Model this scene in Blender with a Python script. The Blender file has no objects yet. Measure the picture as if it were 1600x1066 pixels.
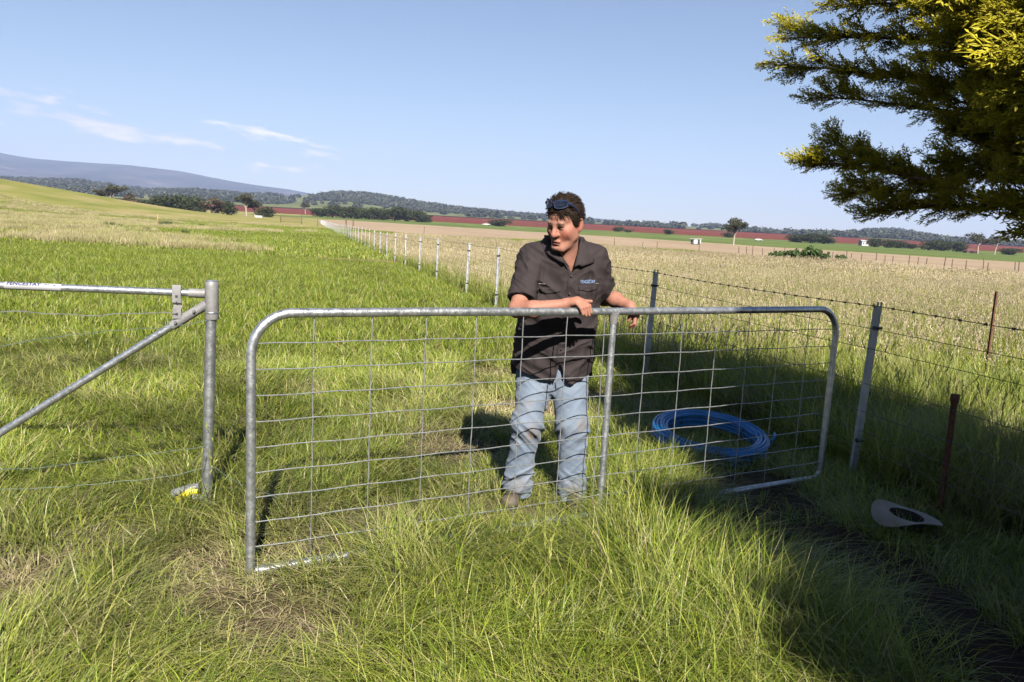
import bpy, bmesh, math
import numpy as np
from mathutils import Vector, Matrix, Euler
sc = bpy.context.scene
rad = math.radians

# ---------------------------------------------------------------- camera
cam_d = bpy.data.cameras.new('camera'); cam = bpy.data.objects.new('camera', cam_d)
sc.collection.objects.link(cam); sc.camera = cam
PITCH, ROLL = rad(8.194), rad(3.0)
fw = Vector((0, math.cos(PITCH), -math.sin(PITCH)))
u0 = Vector((0, math.sin(PITCH), math.cos(PITCH))); r0 = Vector((1, 0, 0))
rt = r0*math.cos(ROLL) + u0*math.sin(ROLL); up = -r0*math.sin(ROLL) + u0*math.cos(ROLL)
m = Matrix((rt, up, -fw)).transposed().to_4x4(); m.translation = (0, 0, 1.56)
cam.matrix_world = m
cam_d.sensor_width = 36; cam_d.lens = 27; cam_d.clip_start = .05; cam_d.clip_end = 60000

# ---------------------------------------------------------------- sky, sun, exposure
SUN_EL, SUN_AZ = rad(38), rad(168)          # the sun stands behind the camera, a little to the right
CLOUD_SEED = 2.9
w = bpy.data.worlds.new('World'); sc.world = w; w.use_nodes = True
nt = w.node_tree; nt.nodes.clear()
def N(t, **k):
    n = nt.nodes.new(t)
    for a, b in k.items(): setattr(n, a, b)
    return n
sky = N('ShaderNodeTexSky', sky_type='NISHITA', sun_disc=False, sun_elevation=SUN_EL, sun_rotation=SUN_AZ,
        altitude=0, air_density=1.0, dust_density=.25, ozone_density=2.2)
bg = N('ShaderNodeBackground'); bg.inputs['Strength'].default_value = .041
out = N('ShaderNodeOutputWorld')
# a low bank of small cumulus over the range to the left, thinning out to the right
tc = N('ShaderNodeTexCoord'); sep = N('ShaderNodeSeparateXYZ'); nt.links.new(tc.outputs['Generated'], sep.inputs[0])
def MA(op, a, b=None, c=None, clamp=False):
    n = N('ShaderNodeMath', operation=op, use_clamp=clamp)
    for i, v in enumerate((a, b, c)):
        if v is None: continue
        if isinstance(v, (int, float)): n.inputs[i].default_value = v
        else: nt.links.new(v, n.inputs[i])
    return n.outputs[0]
az = MA('ARCTAN2', sep.outputs[0], sep.outputs[1]); el = MA('ARCSINE', sep.outputs[2])
cmb = N('ShaderNodeCombineXYZ')
nt.links.new(MA('MULTIPLY', az, 15.0), cmb.inputs[0]); nt.links.new(MA('MULTIPLY', MA('ADD', el, MA('MULTIPLY', az, .10)), 62.0), cmb.inputs[1]); cmb.inputs[2].default_value = CLOUD_SEED
noi = N('ShaderNodeTexNoise'); noi.inputs['Scale'].default_value = .85; noi.inputs['Detail'].default_value = 6; noi.inputs['Roughness'].default_value = .56
nt.links.new(cmb.outputs[0], noi.inputs['Vector'])
line = MA('MULTIPLY_ADD', az, -.112, .046)                    # the bank sinks from left to right
off = MA('ABSOLUTE', MA('DIVIDE', MA('SUBTRACT', el, line), .031))
band = MA('SUBTRACT', 1.0, MA('POWER', off, 2.0), clamp=True)
fade = MA('MULTIPLY', MA('SUBTRACT', -.10, az), 2.2, clamp=True)
amt = MA('MULTIPLY', band, fade)
cl = MA('MULTIPLY', MA('SUBTRACT', MA('ADD', noi.outputs[0], MA('MULTIPLY', amt, .20)), .632), 11.0, clamp=True)
cl = MA('MULTIPLY', MA('MULTIPLY', cl, MA('MULTIPLY', MA('MULTIPLY', band, fade), 9.0, clamp=True)), .85)
# undersides a little greyer than the sunlit tops
tone = N('ShaderNodeMix', data_type='RGBA'); tone.inputs['A'].default_value = (8.0, 7.8, 8.8, 1); tone.inputs['B'].default_value = (13, 12.2, 12.4, 1)
nt.links.new(MA('MULTIPLY', MA('SUBTRACT', noi.outputs[0], .45), 4.0, clamp=True), tone.inputs['Factor'])
mix = N('ShaderNodeMix', data_type='RGBA'); nt.links.new(cl, mix.inputs['Factor'])
nt.links.new(sky.outputs[0], mix.inputs['A']); nt.links.new(tone.outputs['Result'], mix.inputs['B'])
nt.links.new(mix.outputs['Result'], bg.inputs['Color']); nt.links.new(bg.outputs[0], out.inputs[0])
sd = bpy.data.lights.new('sun', 'SUN'); sd.energy = 5.0; sd.angle = rad(.53); sd.color = (1, .94, .84)
so = bpy.data.objects.new('sun', sd); sc.collection.objects.link(so)
SV = Vector((math.sin(SUN_AZ)*math.cos(SUN_EL), math.cos(SUN_AZ)*math.cos(SUN_EL), math.sin(SUN_EL)))
so.rotation_euler = SV.to_track_quat('Z', 'Y').to_euler()
sc.view_settings.view_transform = 'Standard'; sc.view_settings.look = 'None'
sc.view_settings.exposure = 1.45; sc.view_settings.gamma = 1; sc.view_settings.use_curve_mapping = False
sc.cycles.use_denoising = True
sc.cycles.max_bounces = 8; sc.cycles.diffuse_bounces = 0; sc.cycles.glossy_bounces = 3
sc.cycles.transmission_bounces = 4; sc.cycles.transparent_max_bounces = 8; sc.cycles.volume_bounces = 0
sc.cycles.sample_clamp_indirect = 4

# ---------------------------------------------------------------- helpers
COL = sc.collection
def tag(o, label=None, cat=None, group=None, kind=None):
    if label: o['label'] = label
    if cat: o['category'] = cat
    if group: o['group'] = group
    if kind: o['kind'] = kind
    return o
def empty(name, loc=(0, 0, 0), rz=0.0, label=None, cat=None, group=None):
    o = bpy.data.objects.new(name, None); COL.objects.link(o)
    o.location = loc; o.rotation_euler = (0, 0, rz); o.empty_display_size = .1
    return tag(o, label, cat, group)
def mesh_np(name, V, Fc, smooth=False):
    me = bpy.data.meshes.new(name)
    me.from_pydata([tuple(v) for v in np.asarray(V, float)] if not isinstance(V, list) else V, [], Fc if isinstance(Fc, list) else [tuple(f) for f in np.asarray(Fc).tolist()])
    if smooth: me.polygons.foreach_set('use_smooth', [True]*len(me.polygons))
    me.update(); return me
def mesh_fast(name, V, Q, smooth=True):
    """V (n,3), Q (m,k) int arrays with k=3 or 4"""
    V = np.asarray(V, np.float32); Q = np.asarray(Q, np.int32); k = Q.shape[1]
    me = bpy.data.meshes.new(name)
    me.vertices.add(len(V)); me.vertices.foreach_set('co', V.ravel())
    me.loops.add(Q.size); me.loops.foreach_set('vertex_index', Q.ravel())
    me.polygons.add(len(Q)); me.polygons.foreach_set('loop_start', np.arange(0, Q.size, k, dtype=np.int32))
    me.polygons.foreach_set('use_smooth', np.full(len(Q), smooth))
    me.update(calc_edges=True); me.validate(); return me
def obj(name, me, mat=None, parent=None, loc=None, rot=None):
    o = bpy.data.objects.new(name, me); COL.objects.link(o)
    if mat is not None and not me.materials: me.materials.append(mat)
    if parent is not None: o.parent = parent
    if loc is not None: o.location = loc
    if rot is not None: o.rotation_euler = rot
    return o
def copy_tree(o, parent=None):
    c = o.copy(); COL.objects.link(c); c.parent = parent
    for ch in list(o.children): copy_tree(ch, c)
    return c
class MB:
    def __init__(s): s.v = []; s.f = []
    def add(s, V, Fc):
        b = len(s.v); s.v += [tuple(map(float, v)) for v in V]; s.f += [tuple(b+i for i in f) for f in Fc]; return s
    def box(s, c, d, R=None, bev=0):
        bm = bmesh.new(); bmesh.ops.create_cube(bm, size=1)
        bmesh.ops.scale(bm, vec=d, verts=bm.verts)
        if bev: bmesh.ops.bevel(bm, geom=bm.edges[:], offset=bev, segments=2, affect='EDGES', profile=.5)
        if R is not None: bmesh.ops.rotate(bm, matrix=R, verts=bm.verts)
        bmesh.ops.translate(bm, vec=c, verts=bm.verts)
        bm.verts.index_update(); s.add([v.co for v in bm.verts], [[v.index for v in f.verts] for f in bm.faces]); bm.free(); return s
    def tube(s, pts, r, n=10, caps=True, closed=False):
        P = [Vector(p) for p in pts]; k = len(P)
        rr = r if hasattr(r, '__len__') else [r]*k
        t = [(P[(i+1) % k]-P[i-1] if closed else P[min(i+1, k-1)]-P[max(i-1, 0)]).normalized() for i in range(k)]
        a = t[0].orthogonal().normalized(); V = []; Fc = []
        for i in range(k):
            a = (a - t[i]*a.dot(t[i])); a = a.normalized() if a.length > 1e-6 else t[i].orthogonal().normalized()
            b = t[i].cross(a)
            for j in range(n):
                an = 2*math.pi*j/n; V.append(P[i]+(a*math.cos(an)+b*math.sin(an))*rr[i])
        for i in range(k if closed else k-1):
            for j in range(n):
                i2 = (i+1) % k; Fc.append((i*n+j, i*n+(j+1) % n, i2*n+(j+1) % n, i2*n+j))
        if caps and not closed:
            Fc.append(tuple(range(n-1, -1, -1))); Fc.append(tuple((k-1)*n+j for j in range(n)))
        return s.add(V, Fc)
    def lathe(s, prof, n=24, M=None):
        V = []; Fc = []
        for (r, z) in prof:
            for j in range(n):
                a = 2*math.pi*j/n; p = Vector((r*math.cos(a), r*math.sin(a), z)); V.append(M @ p if M else p)
        for i in range(len(prof)-1):
            for j in range(n): Fc.append((i*n+j, i*n+(j+1) % n, (i+1)*n+(j+1) % n, (i+1)*n+j))
        return s.add(V, Fc)
    def build(s, name, mat=None, parent=None, smooth=True, sharp=40, loc=None, rot=None):
        me = bpy.data.meshes.new(name); me.from_pydata(s.v, [], s.f)
        if smooth:
            me.polygons.foreach_set('use_smooth', [True]*len(me.polygons))
            me.update(); me.set_sharp_from_angle(angle=rad(sharp))
        me.update(); return obj(name, me, mat, parent, loc, rot)

# value noise for shaping
def _hash(ix, iy, iz, seed):
    h = (ix*374761393 + iy*668265263 + iz*2147483647 + seed*974711) & 0xffffffff
    h = ((h ^ (h >> 13))*1274126177) & 0xffffffff
    h = (h ^ (h >> 16))
    return (h & 0xffff)/65535.0
def vnoise(x, y, z=0., seed=0):
    x, y, z = np.broadcast_arrays(np.asarray(x, float), np.asarray(y, float), np.asarray(z, float))
    xi = np.floor(x).astype(np.int64); yi = np.floor(y).astype(np.int64); zi = np.floor(z).astype(np.int64)
    fx, fy, fz = x-xi, y-yi, z-zi
    fx = fx*fx*(3-2*fx); fy = fy*fy*(3-2*fy); fz = fz*fz*(3-2*fz); r = 0
    for a in (0, 1):
        for b in (0, 1):
            for c in (0, 1):
                r = r + (fx if a else 1-fx)*(fy if b else 1-fy)*(fz if c else 1-fz)*_hash(xi+a, yi+b, zi+c, seed)
    return r
def fbm(x, y, z=0., o=3, seed=0):
    r = 0; a = .5; t = 0
    for i in range(o): r = r+a*vnoise(x*2**i, y*2**i, np.asarray(z)*2**i, seed+i); t += a; a *= .5
    return r/t
def sstep(a, b, x):
    t = np.clip((np.asarray(x, float)-a)/(b-a), 0, 1); return t*t*(3-2*t)

# ---------------------------------------------------------------- materials
def new_mat(name):
    M = bpy.data.materials.new(name); M.use_nodes = True; t = M.node_tree; t.nodes.clear()
    o = t.nodes.new('ShaderNodeOutputMaterial'); return M, t, o
def ramp(t, fac, stops):
    n = t.nodes.new('ShaderNodeValToRGB'); e = n.color_ramp.elements
    while len(e) < len(stops): e.new(.5)
    for i, (p, c) in enumerate(stops): e[i].position = p; e[i].color = (*c, 1)
    t.links.new(fac, n.inputs[0]); return n.outputs[0]
def noise(t, scale, detail=4, rough=.55, vec=None, dist=0, obj_space=True, stretch=None):
    n = t.nodes.new('ShaderNodeTexNoise'); n.inputs['Scale'].default_value = scale; n.inputs['Detail'].default_value = detail
    n.inputs['Roughness'].default_value = rough; n.inputs['Distortion'].default_value = dist
    if vec is None:
        vec = t.nodes.new('ShaderNodeTexCoord').outputs['Object'] if obj_space else t.nodes.new('ShaderNodeNewGeometry').outputs['Position']
    if stretch:
        mp = t.nodes.new('ShaderNodeMapping'); mp.inputs['Scale'].default_value = stretch; t.links.new(vec, mp.inputs[0]); vec = mp.outputs[0]
    t.links.new(vec, n.inputs['Vector']); return n.outputs[0]
def pmat(name, stops, scale=5, rough=.6, metal=0, bump=0, bscale=None, detail=5, obj_space=True, stretch=None, rvar=0, spec=.5, sheen=0):
    M, t, o = new_mat(name); b = t.nodes.new('ShaderNodeBsdfPrincipled')
    f = noise(t, scale, detail, .6, obj_space=obj_space, stretch=stretch)
    t.links.new(ramp(t, f, stops), b.inputs['Base Color'])
    b.inputs['Roughness'].default_value = rough; b.inputs['Metallic'].default_value = metal
    b.inputs['Specular IOR Level'].default_value = spec
    if sheen: b.inputs['Sheen Weight'].default_value = sheen
    if rvar:
        mr = t.nodes.new('ShaderNodeMapRange'); t.links.new(noise(t, scale*2.3, 3, obj_space=obj_space), mr.inputs[0])
        mr.inputs[1].default_value = .3; mr.inputs[2].default_value = .7; mr.inputs[3].default_value = rough-rvar; mr.inputs[4].default_value = rough+rvar
        t.links.new(mr.outputs[0], b.inputs['Roughness'])
    if bump:
        bn = t.nodes.new('ShaderNodeBump'); bn.inputs['Strength'].default_value = bump; bn.inputs['Distance'].default_value = .01
        t.links.new(noise(t, bscale or scale*6, 4, obj_space=obj_space), bn.inputs['Height']); t.links.new(bn.outputs[0], b.inputs['Normal'])
    t.links.new(b.outputs[0], o.inputs[0]); return M
def leaf_mat(name, stops, trans=.35, rough=.5, tint=(.75, 1.2), straw=None, gloss=.25, atype='INSTANCER', drift=False):
    """foliage: colour from attribute 'bv' per blade; 'tint' and 'dry' per plant, drifting over the ground"""
    M, t, o = new_mat(name); L = t.links
    a = t.nodes.new('ShaderNodeAttribute'); a.attribute_name = 'bv'
    col = ramp(t, a.outputs['Fac'], stops)
    ti = t.nodes.new('ShaderNodeAttribute'); ti.attribute_name = 'tint'; ti.attribute_type = atype
    dr = t.nodes.new('ShaderNodeAttribute'); dr.attribute_name = 'dry'; dr.attribute_type = atype
    tf, df = ti.outputs['Fac'], dr.outputs['Fac']
    def dadd(x, n_, k, c):
        m = t.nodes.new('ShaderNodeMath'); m.operation = 'MULTIPLY_ADD'; L.new(n_, m.inputs[0]); m.inputs[1].default_value = k; m.inputs[2].default_value = -k*c
        s_ = t.nodes.new('ShaderNodeMath'); s_.operation = 'ADD'; s_.use_clamp = True; L.new(m.outputs[0], s_.inputs[0]); L.new(x, s_.inputs[1]); return s_.outputs[0]
    if drift:
        tf = dadd(tf, noise(t, .55, 3, .6, obj_space=False), 1.6, .5); df = dadd(df, noise(t, .8, 4, .65, obj_space=False, stretch=(1, .6, 1)), 1.5, .58)
    if straw:
        mx = t.nodes.new('ShaderNodeMix'); mx.data_type = 'RGBA'; L.new(df, mx.inputs['Factor'])
        L.new(col, mx.inputs['A']); mx.inputs['B'].default_value = (*straw, 1); col = mx.outputs['Result']
    mr = t.nodes.new('ShaderNodeMapRange'); L.new(tf, mr.inputs[0]); mr.inputs[3].default_value, mr.inputs[4].default_value = tint
    mu = t.nodes.new('ShaderNodeMix'); mu.data_type = 'RGBA'; mu.blend_type = 'MULTIPLY'; mu.inputs['Factor'].default_value = 1
    cb = t.nodes.new('ShaderNodeCombineColor')
    for i in range(3): L.new(mr.outputs[0], cb.inputs[i])
    L.new(col, mu.inputs['A']); L.new(cb.outputs[0], mu.inputs['B']); col = mu.outputs['Result']
    d = t.nodes.new('ShaderNodeBsdfPrincipled'); L.new(col, d.inputs['Base Color']); d.inputs['Roughness'].default_value = rough; d.inputs['Specular IOR Level'].default_value = gloss
    tr = t.nodes.new('ShaderNodeBsdfTranslucent'); L.new(col, tr.inputs[0])
    ms = t.nodes.new('ShaderNodeMixShader'); ms.inputs[0].default_value = trans
    L.new(d.outputs[0], ms.inputs[1]); L.new(tr.outputs[0], ms.inputs[2]); L.new(ms.outputs[0], o.inputs[0]); return M

GALV = pmat('galvanised', [(.3, (.26, .275, .295)), (.5, (.40, .415, .435)), (.7, (.54, .555, .57))], 26, .40, .85, .15, 140, rvar=.12, obj_space=False)
GALV2 = pmat('galvanised_dull', [(.3, (.21, .22, .23)), (.55, (.32, .33, .34)), (.75, (.47, .48, .49))], 18, .42, .8, .2, 90, rvar=.1, obj_space=False)
WIREM = pmat('wire_zinc', [(.35, (.24, .25, .26)), (.65, (.40, .41, .42))], 30, .42, .7, obj_space=False)
POSTM = pmat('post_zinc', [(.3, (.26, .27, .28)), (.7, (.42, .43, .44))], 9, .55, .2, .1, 80, obj_space=False)
RUST = pmat('rust', [(.3, (.05, .022, .014)), (.55, (.11, .042, .022)), (.75, (.19, .08, .04))], 30, .85, 0, .4, 160)
DARKW = pmat('dark_wire', [(.4, (.05, .045, .04)), (.6, (.10, .09, .08))], 20, .6, .4)
GREENW = pmat('weathered_wire', [(.4, (.085, .12, .10)), (.6, (.14, .18, .15))], 25, .5, .3)
ALUW = pmat('cast_aluminium', [(.4, (.17, .166, .168)), (.6, (.225, .22, .222))], 18, .5, .15, .08, 120)
BLACKP = pmat('black_plastic', [(.4, (.012, .012, .013)), (.6, (.03, .03, .032))], 20, .5)
WHITEP = pmat('white_paint', [(.4, (.36, .36, .36)), (.6, (.42, .42, .41))], 6, .5)
DARKO = pmat('dark_opening', [(.4, (.02, .02, .022)), (.6, (.03, .03, .03))], 5, .6)

# ---------------------------------------------------------------- terrain
def Hh(x, y):
    x = np.asarray(x, float); y = np.asarray(y, float)
    yy = np.clip(y, 0, 1300)
    h = 1.25e-5*np.maximum(yy-60, 0)**2
    h = h + 9.2*np.exp(-((x+136)/24.6)**2/2-((y-141)/87)**2/2)
    far = sstep(14, 40, y)
    h = h + far*.10*(fbm(x*.05, y*.05, o=2, seed=3)-.5)*2
    near = .05*(fbm(x*.9, y*.9, o=2, seed=8)-.5)*(1-far)
    return h+near
def Hz(x, y): return float(Hh(x, y))
def sheet(name, mat, xs_of, ys, dz=0., nx=60, kind='structure'):
    """a gridded strip that follows the terrain: xs_of(y) gives its left and right edge"""
    V = []; ny = len(ys)
    for y in ys:
        a, b = xs_of(y); xs = np.linspace(a, b, nx); V.append(np.stack([xs, np.full(nx, y), Hh(xs, y)+dz], 1))
    V = np.concatenate(V); i, j = np.meshgrid(np.arange(ny-1), np.arange(nx-1), indexing='ij')
    q = (i*nx+j).ravel(); Q = np.stack([q, q+1, q+nx+1, q+nx], 1)
    return tag(obj(name, mesh_fast(name, V, Q), mat), kind=kind)
FX = lambda y: 2.40-.2695*(y-5.13)            # the fence that runs away from the gate

# ground of the paddock: thatch, soil and low green
M, t, o = new_mat('paddock_ground'); b = t.nodes.new('ShaderNodeBsdfPrincipled'); b.inputs['Roughness'].default_value = .95; b.inputs['Specular IOR Level'].default_value = .1
c1 = ramp(t, noise(t, 1.6, 6, .6, obj_space=False), [(.30, (.060, .050, .026)), (.48, (.105, .082, .044)), (.60, (.155, .115, .068)), (.74, (.185, .130, .088))])
c2 = ramp(t, noise(t, 14, 5, .65, obj_space=False), [(.3, (.35, .35, .35)), (.6, (1, 1, 1))])
mu = t.nodes.new('ShaderNodeMix'); mu.data_type = 'RGBA'; mu.blend_type = 'MULTIPLY'; mu.inputs['Factor'].default_value = .75
t.links.new(c1, mu.inputs['A']); t.links.new(c2, mu.inputs['B'])
# away from the camera single blades can no longer be told apart: the sward's own mean colour
c3 = ramp(t, noise(t, .11, 7, .6, obj_space=False, stretch=(1, .35, 1)), [(.30, (.135, .150, .034)), (.44, (.190, .190, .050)), (.55, (.25, .215, .085)), (.68, (.31, .245, .14))])
gp = t.nodes.new('ShaderNodeNewGeometry'); sx = t.nodes.new('ShaderNodeSeparateXYZ'); t.links.new(gp.outputs['Position'], sx.inputs[0])
mr = t.nodes.new('ShaderNodeMapRange'); t.links.new(sx.outputs[1], mr.inputs[0]); mr.inputs[1].default_value = 14; mr.inputs[2].default_value = 45
m2 = t.nodes.new('ShaderNodeMix'); m2.data_type = 'RGBA'; t.links.new(mr.outputs[0], m2.inputs['Factor'])
t.links.new(mu.outputs['Result'], m2.inputs['A']); t.links.new(c3, m2.inputs['B']); t.links.new(m2.outputs['Result'], b.inputs['Base Color'])
bn = t.nodes.new('ShaderNodeBump'); bn.inputs['Strength'].default_value = .7; bn.inputs['Distance'].default_value = .03
t.links.new(noise(t, 22, 5, .65, obj_space=False), bn.inputs['Height']); t.links.new(bn.outputs[0], b.inputs['Normal']); t.links.new(b.outputs[0], o.inputs[0])
GROUND = M
ys = np.concatenate([np.linspace(-14, 14, 90), 14+np.geomspace(.4, 1500, 170)])
sheet('ground', GROUND, lambda y: (-1.35*(max(y, 0)+22), 1.35*(max(y, 0)+22)), ys, 0, 170)

def field_mat(name, cols, scale=.08, stretch=(1, .3, 1), fine=.9, rough=.95, rows=None):
    M, t, o = new_mat(name); b = t.nodes.new('ShaderNodeBsdfPrincipled'); b.inputs['Roughness'].default_value = rough; b.inputs['Specular IOR Level'].default_value = .1
    c1 = ramp(t, noise(t, scale, 7, .6, obj_space=False, stretch=stretch), cols)
    c2 = ramp(t, noise(t, fine, 4, .65, obj_space=False, stretch=rows), [(.3, (.72, .72, .72)), (.65, (1.1, 1.1, 1.1))])
    mu = t.nodes.new('ShaderNodeMix'); mu.data_type = 'RGBA'; mu.blend_type = 'MULTIPLY'; mu.inputs['Factor'].default_value = .8
    t.links.new(c1, mu.inputs['A']); t.links.new(c2, mu.inputs['B']); t.links.new(mu.outputs['Result'], b.inputs['Base Color'])
    t.links.new(b.outputs[0], o.inputs[0]); return M
TAN = field_mat('fallow', [(.3, (.265, .195, .130)), (.5, (.31, .230, .158)), (.7, (.35, .265, .185))], .05)
GREENF = field_mat('young_crop', [(.3, (.075, .110, .024)), (.5, (.105, .140, .032)), (.7, (.15, .165, .05))], .03)
REDF = field_mat('red_soil', [(.3, (.115, .026, .012)), (.5, (.138, .031, .015)), (.7, (.16, .039, .020))], .03, rows=(.15, 2.5, 1))
# the edges of the far fields, left to right
def pl(x, pts):
    return float(np.interp(x, [p[0] for p in pts], [p[1] for p in pts]))
TG = [(-55, 205), (-14.6, 126), (5.8, 137), (18, 110), (28, 86), (39, 67), (95, 40)]     # tall grass / fallow
GT = [(-140, 520), (-55, 450), (-10, 400), (56, 325), (85, 265), (117, 200), (160, 140)]  # fallow / green crop
def strip(name, mat, x0, x1, lo, hi, dz, nx=120, ny=40):
    xs = np.linspace(x0, x1, nx); V = []
    for i in range(ny):
        f = i/(ny-1); yy = np.array([lo(x)+(hi(x)-lo(x))*f for x in xs]); V.append(np.stack([xs, yy, Hh(xs, yy)+dz], 1))
    V = np.concatenate(V); i, j = np.meshgrid(np.arange(ny-1), np.arange(nx-1), indexing='ij')
    q = (i*nx+j).ravel(); return tag(obj(name, mesh_fast(name, V, np.stack([q, q+1, q+nx+1, q+nx], 1)), mat), kind='structure')
strip('fallow_field', TAN, -110, 155, lambda x: max(pl(x, TG), (3.95-x)/.2695 if x < -12 else 0), lambda x: max(pl(x, GT), pl(x, TG)+3), .06)
strip('green_crop_field', GREENF, -190, 620, lambda x: max(pl(x, GT), 150), lambda x: 745+x*-.05, .05)
strip('red_soil_field', REDF, -900, 1100, lambda x: 742+x*-.05, lambda x: 1265.0, .12)
# ---------------------------------------------------------------- hills and range
def relief(name, mat, prof, y0, yr, y1, h0, amp, seed, nx=240, ny=46, x0=-1.25, x1=1.25, sc_=.0022, ref=90):
    s = np.linspace(x0, x1, nx); ys = np.concatenate([np.linspace(y0, yr, ny), np.linspace(yr, y1, 8)[1:]]); V = []
    d = np.interp(s*1200+800, [p[0] for p in prof], [p[1] for p in prof])
    hr = 1.56+d/1200*yr
    for y in ys:
        x = s*y
        f = sstep(y0, yr, y)
        n_ = (fbm(x*sc_, y*sc_, o=4, seed=seed)-.5)*2*amp
        h = h0+(hr-h0)*f**.85 + n_*np.minimum(1, 4*f*(1-f)+.12)*np.clip(hr/ref, .12, 1)
        if y > yr: h = hr*(1-.5*(y-yr)/(y1-yr))+n_*.12
        V.append(np.stack([x, np.full(nx, y), h], 1))
    V = np.concatenate(V); ny = len(ys); i, j = np.meshgrid(np.arange(ny-1), np.arange(nx-1), indexing='ij')
    q = (i*nx+j).ravel(); o = tag(obj(name, mesh_fast(name, V, np.stack([q, q+1, q+nx+1, q+nx], 1)), mat), kind='structure')
    return o, V, (nx, ny)
PASTURE = field_mat('hill_pasture', [(.28, (.065, .078, .034)), (.44, (.10, .112, .042)), (.56, (.13, .14, .05)), (.68, (.18, .17, .085))], .0045, (1, 1, 1), .03)
FOREST = field_mat('range_forest', [(.3, (.014, .020, .020)), (.5, (.030, .038, .034)), (.62, (.065, .062, .055)), (.72, (.15, .13, .115))], .0022, (1, 1, 1), .012)
HP = [(-800, 40), (0, 34), (130, 38), (200, 30), (300, 33), (380, 28), (440, 31), (480, 36), (520, 38), (560, 39), (610, 35), (650, 30), (700, 26), (750, 23), (800, 21), (850, 20), (900, 17),
      (950, 17), (1000, 17), (1060, 18), (1100, 18), (1150, 17), (1200, 14), (1250, 14), (1300, 19), (1345, 26), (1385, 28), (1420, 24), (1460, 17), (1500, 13), (1600, 12), (2400, 20)]
hills, HV, (hnx, hny) = relief('hills', PASTURE, HP, 1255, 2900, 4200, 18.9, 16, 5)
MP = [(-900, 92), (-300, 84), (0, 75), (60, 70), (100, 68.5), (200, 67), (270, 63), (350, 52), (400, 47), (440, 43), (480, 37), (540, 28), (600, 22), (760, 19), (900, 23), (960, 21), (1030, 14), (1400, 12), (2400, 16)]
relief('mountain_range', FOREST, MP, 4300, 8600, 11500, 30, 130, 11, nx=300, sc_=.0010, ref=480)

# ---------------------------------------------------------------- instancing for what nobody could count
HID = bpy.data.collections.new('sources')
def sources(name, objs):
    c = bpy.data.collections.new(name)
    for o_ in objs: c.objects.link(o_)
    return c
def src(name, me, mat):
    me.materials.append(mat); return bpy.data.objects.new(name, me)
def scatter_mod(o, coll):
    ng = bpy.data.node_groups.new(o.name+'_scatter', 'GeometryNodeTree')
    ng.interface.new_socket('Geometry', in_out='INPUT', socket_type='NodeSocketGeometry')
    ng.interface.new_socket('Geometry', in_out='OUTPUT', socket_type='NodeSocketGeometry')
    gi = ng.nodes.new('NodeGroupInput'); go = ng.nodes.new('NodeGroupOutput')
    ci = ng.nodes.new('GeometryNodeCollectionInfo'); ci.inputs['Collection'].default_value = coll
    ci.inputs['Separate Children'].default_value = True; ci.inputs['Reset Children'].default_value = True
    ip = ng.nodes.new('GeometryNodeInstanceOnPoints'); ip.inputs['Pick Instance'].default_value = True
    def na(nm_, ty):
        n = ng.nodes.new('GeometryNodeInputNamedAttribute'); n.data_type = ty; n.inputs['Name'].default_value = nm_; return n.outputs['Attribute']
    ng.links.new(gi.outputs[0], ip.inputs['Points']); ng.links.new(ci.outputs[0], ip.inputs['Instance'])
    ng.links.new(na('idx', 'INT'), ip.inputs['Instance Index']); ng.links.new(na('rot', 'FLOAT_VECTOR'), ip.inputs['Rotation'])
    ng.links.new(na('scl', 'FLOAT_VECTOR'), ip.inputs['Scale']); ng.links.new(ip.outputs[0], go.inputs[0])
    md = o.modifiers.new('scatter', 'NODES'); md.node_group = ng
def scatter(name, P, rot, scl, idx, coll, tint=None, dry=None, parent=None):
    P = np.asarray(P, np.float32); n = len(P); me = bpy.data.meshes.new(name)
    me.vertices.add(n); me.vertices.foreach_set('co', P.ravel())
    scl = np.asarray(scl, np.float32)
    if scl.ndim == 1: scl = np.repeat(scl[:, None], 3, 1)
    for nm_, ty, fld, dat in (('rot', 'FLOAT_VECTOR', 'vector', rot), ('scl', 'FLOAT_VECTOR', 'vector', scl), ('idx', 'INT', 'value', idx),
                              ('tint', 'FLOAT', 'value', tint if tint is not None else np.full(n, .5)), ('dry', 'FLOAT', 'value', dry if dry is not None else np.zeros(n))):
        a = me.attributes.new(nm_, ty, 'POINT'); a.data.foreach_set(fld, np.asarray(dat, np.int32 if ty == 'INT' else np.float32).ravel())
    me.update(); o = obj(name, me, None, parent); scatter_mod(o, coll); return o
def fattr(me, name, vals):
    a = me.attributes.new(name, 'FLOAT', 'POINT'); a.data.foreach_set('value', np.asarray(vals, np.float32))

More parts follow.
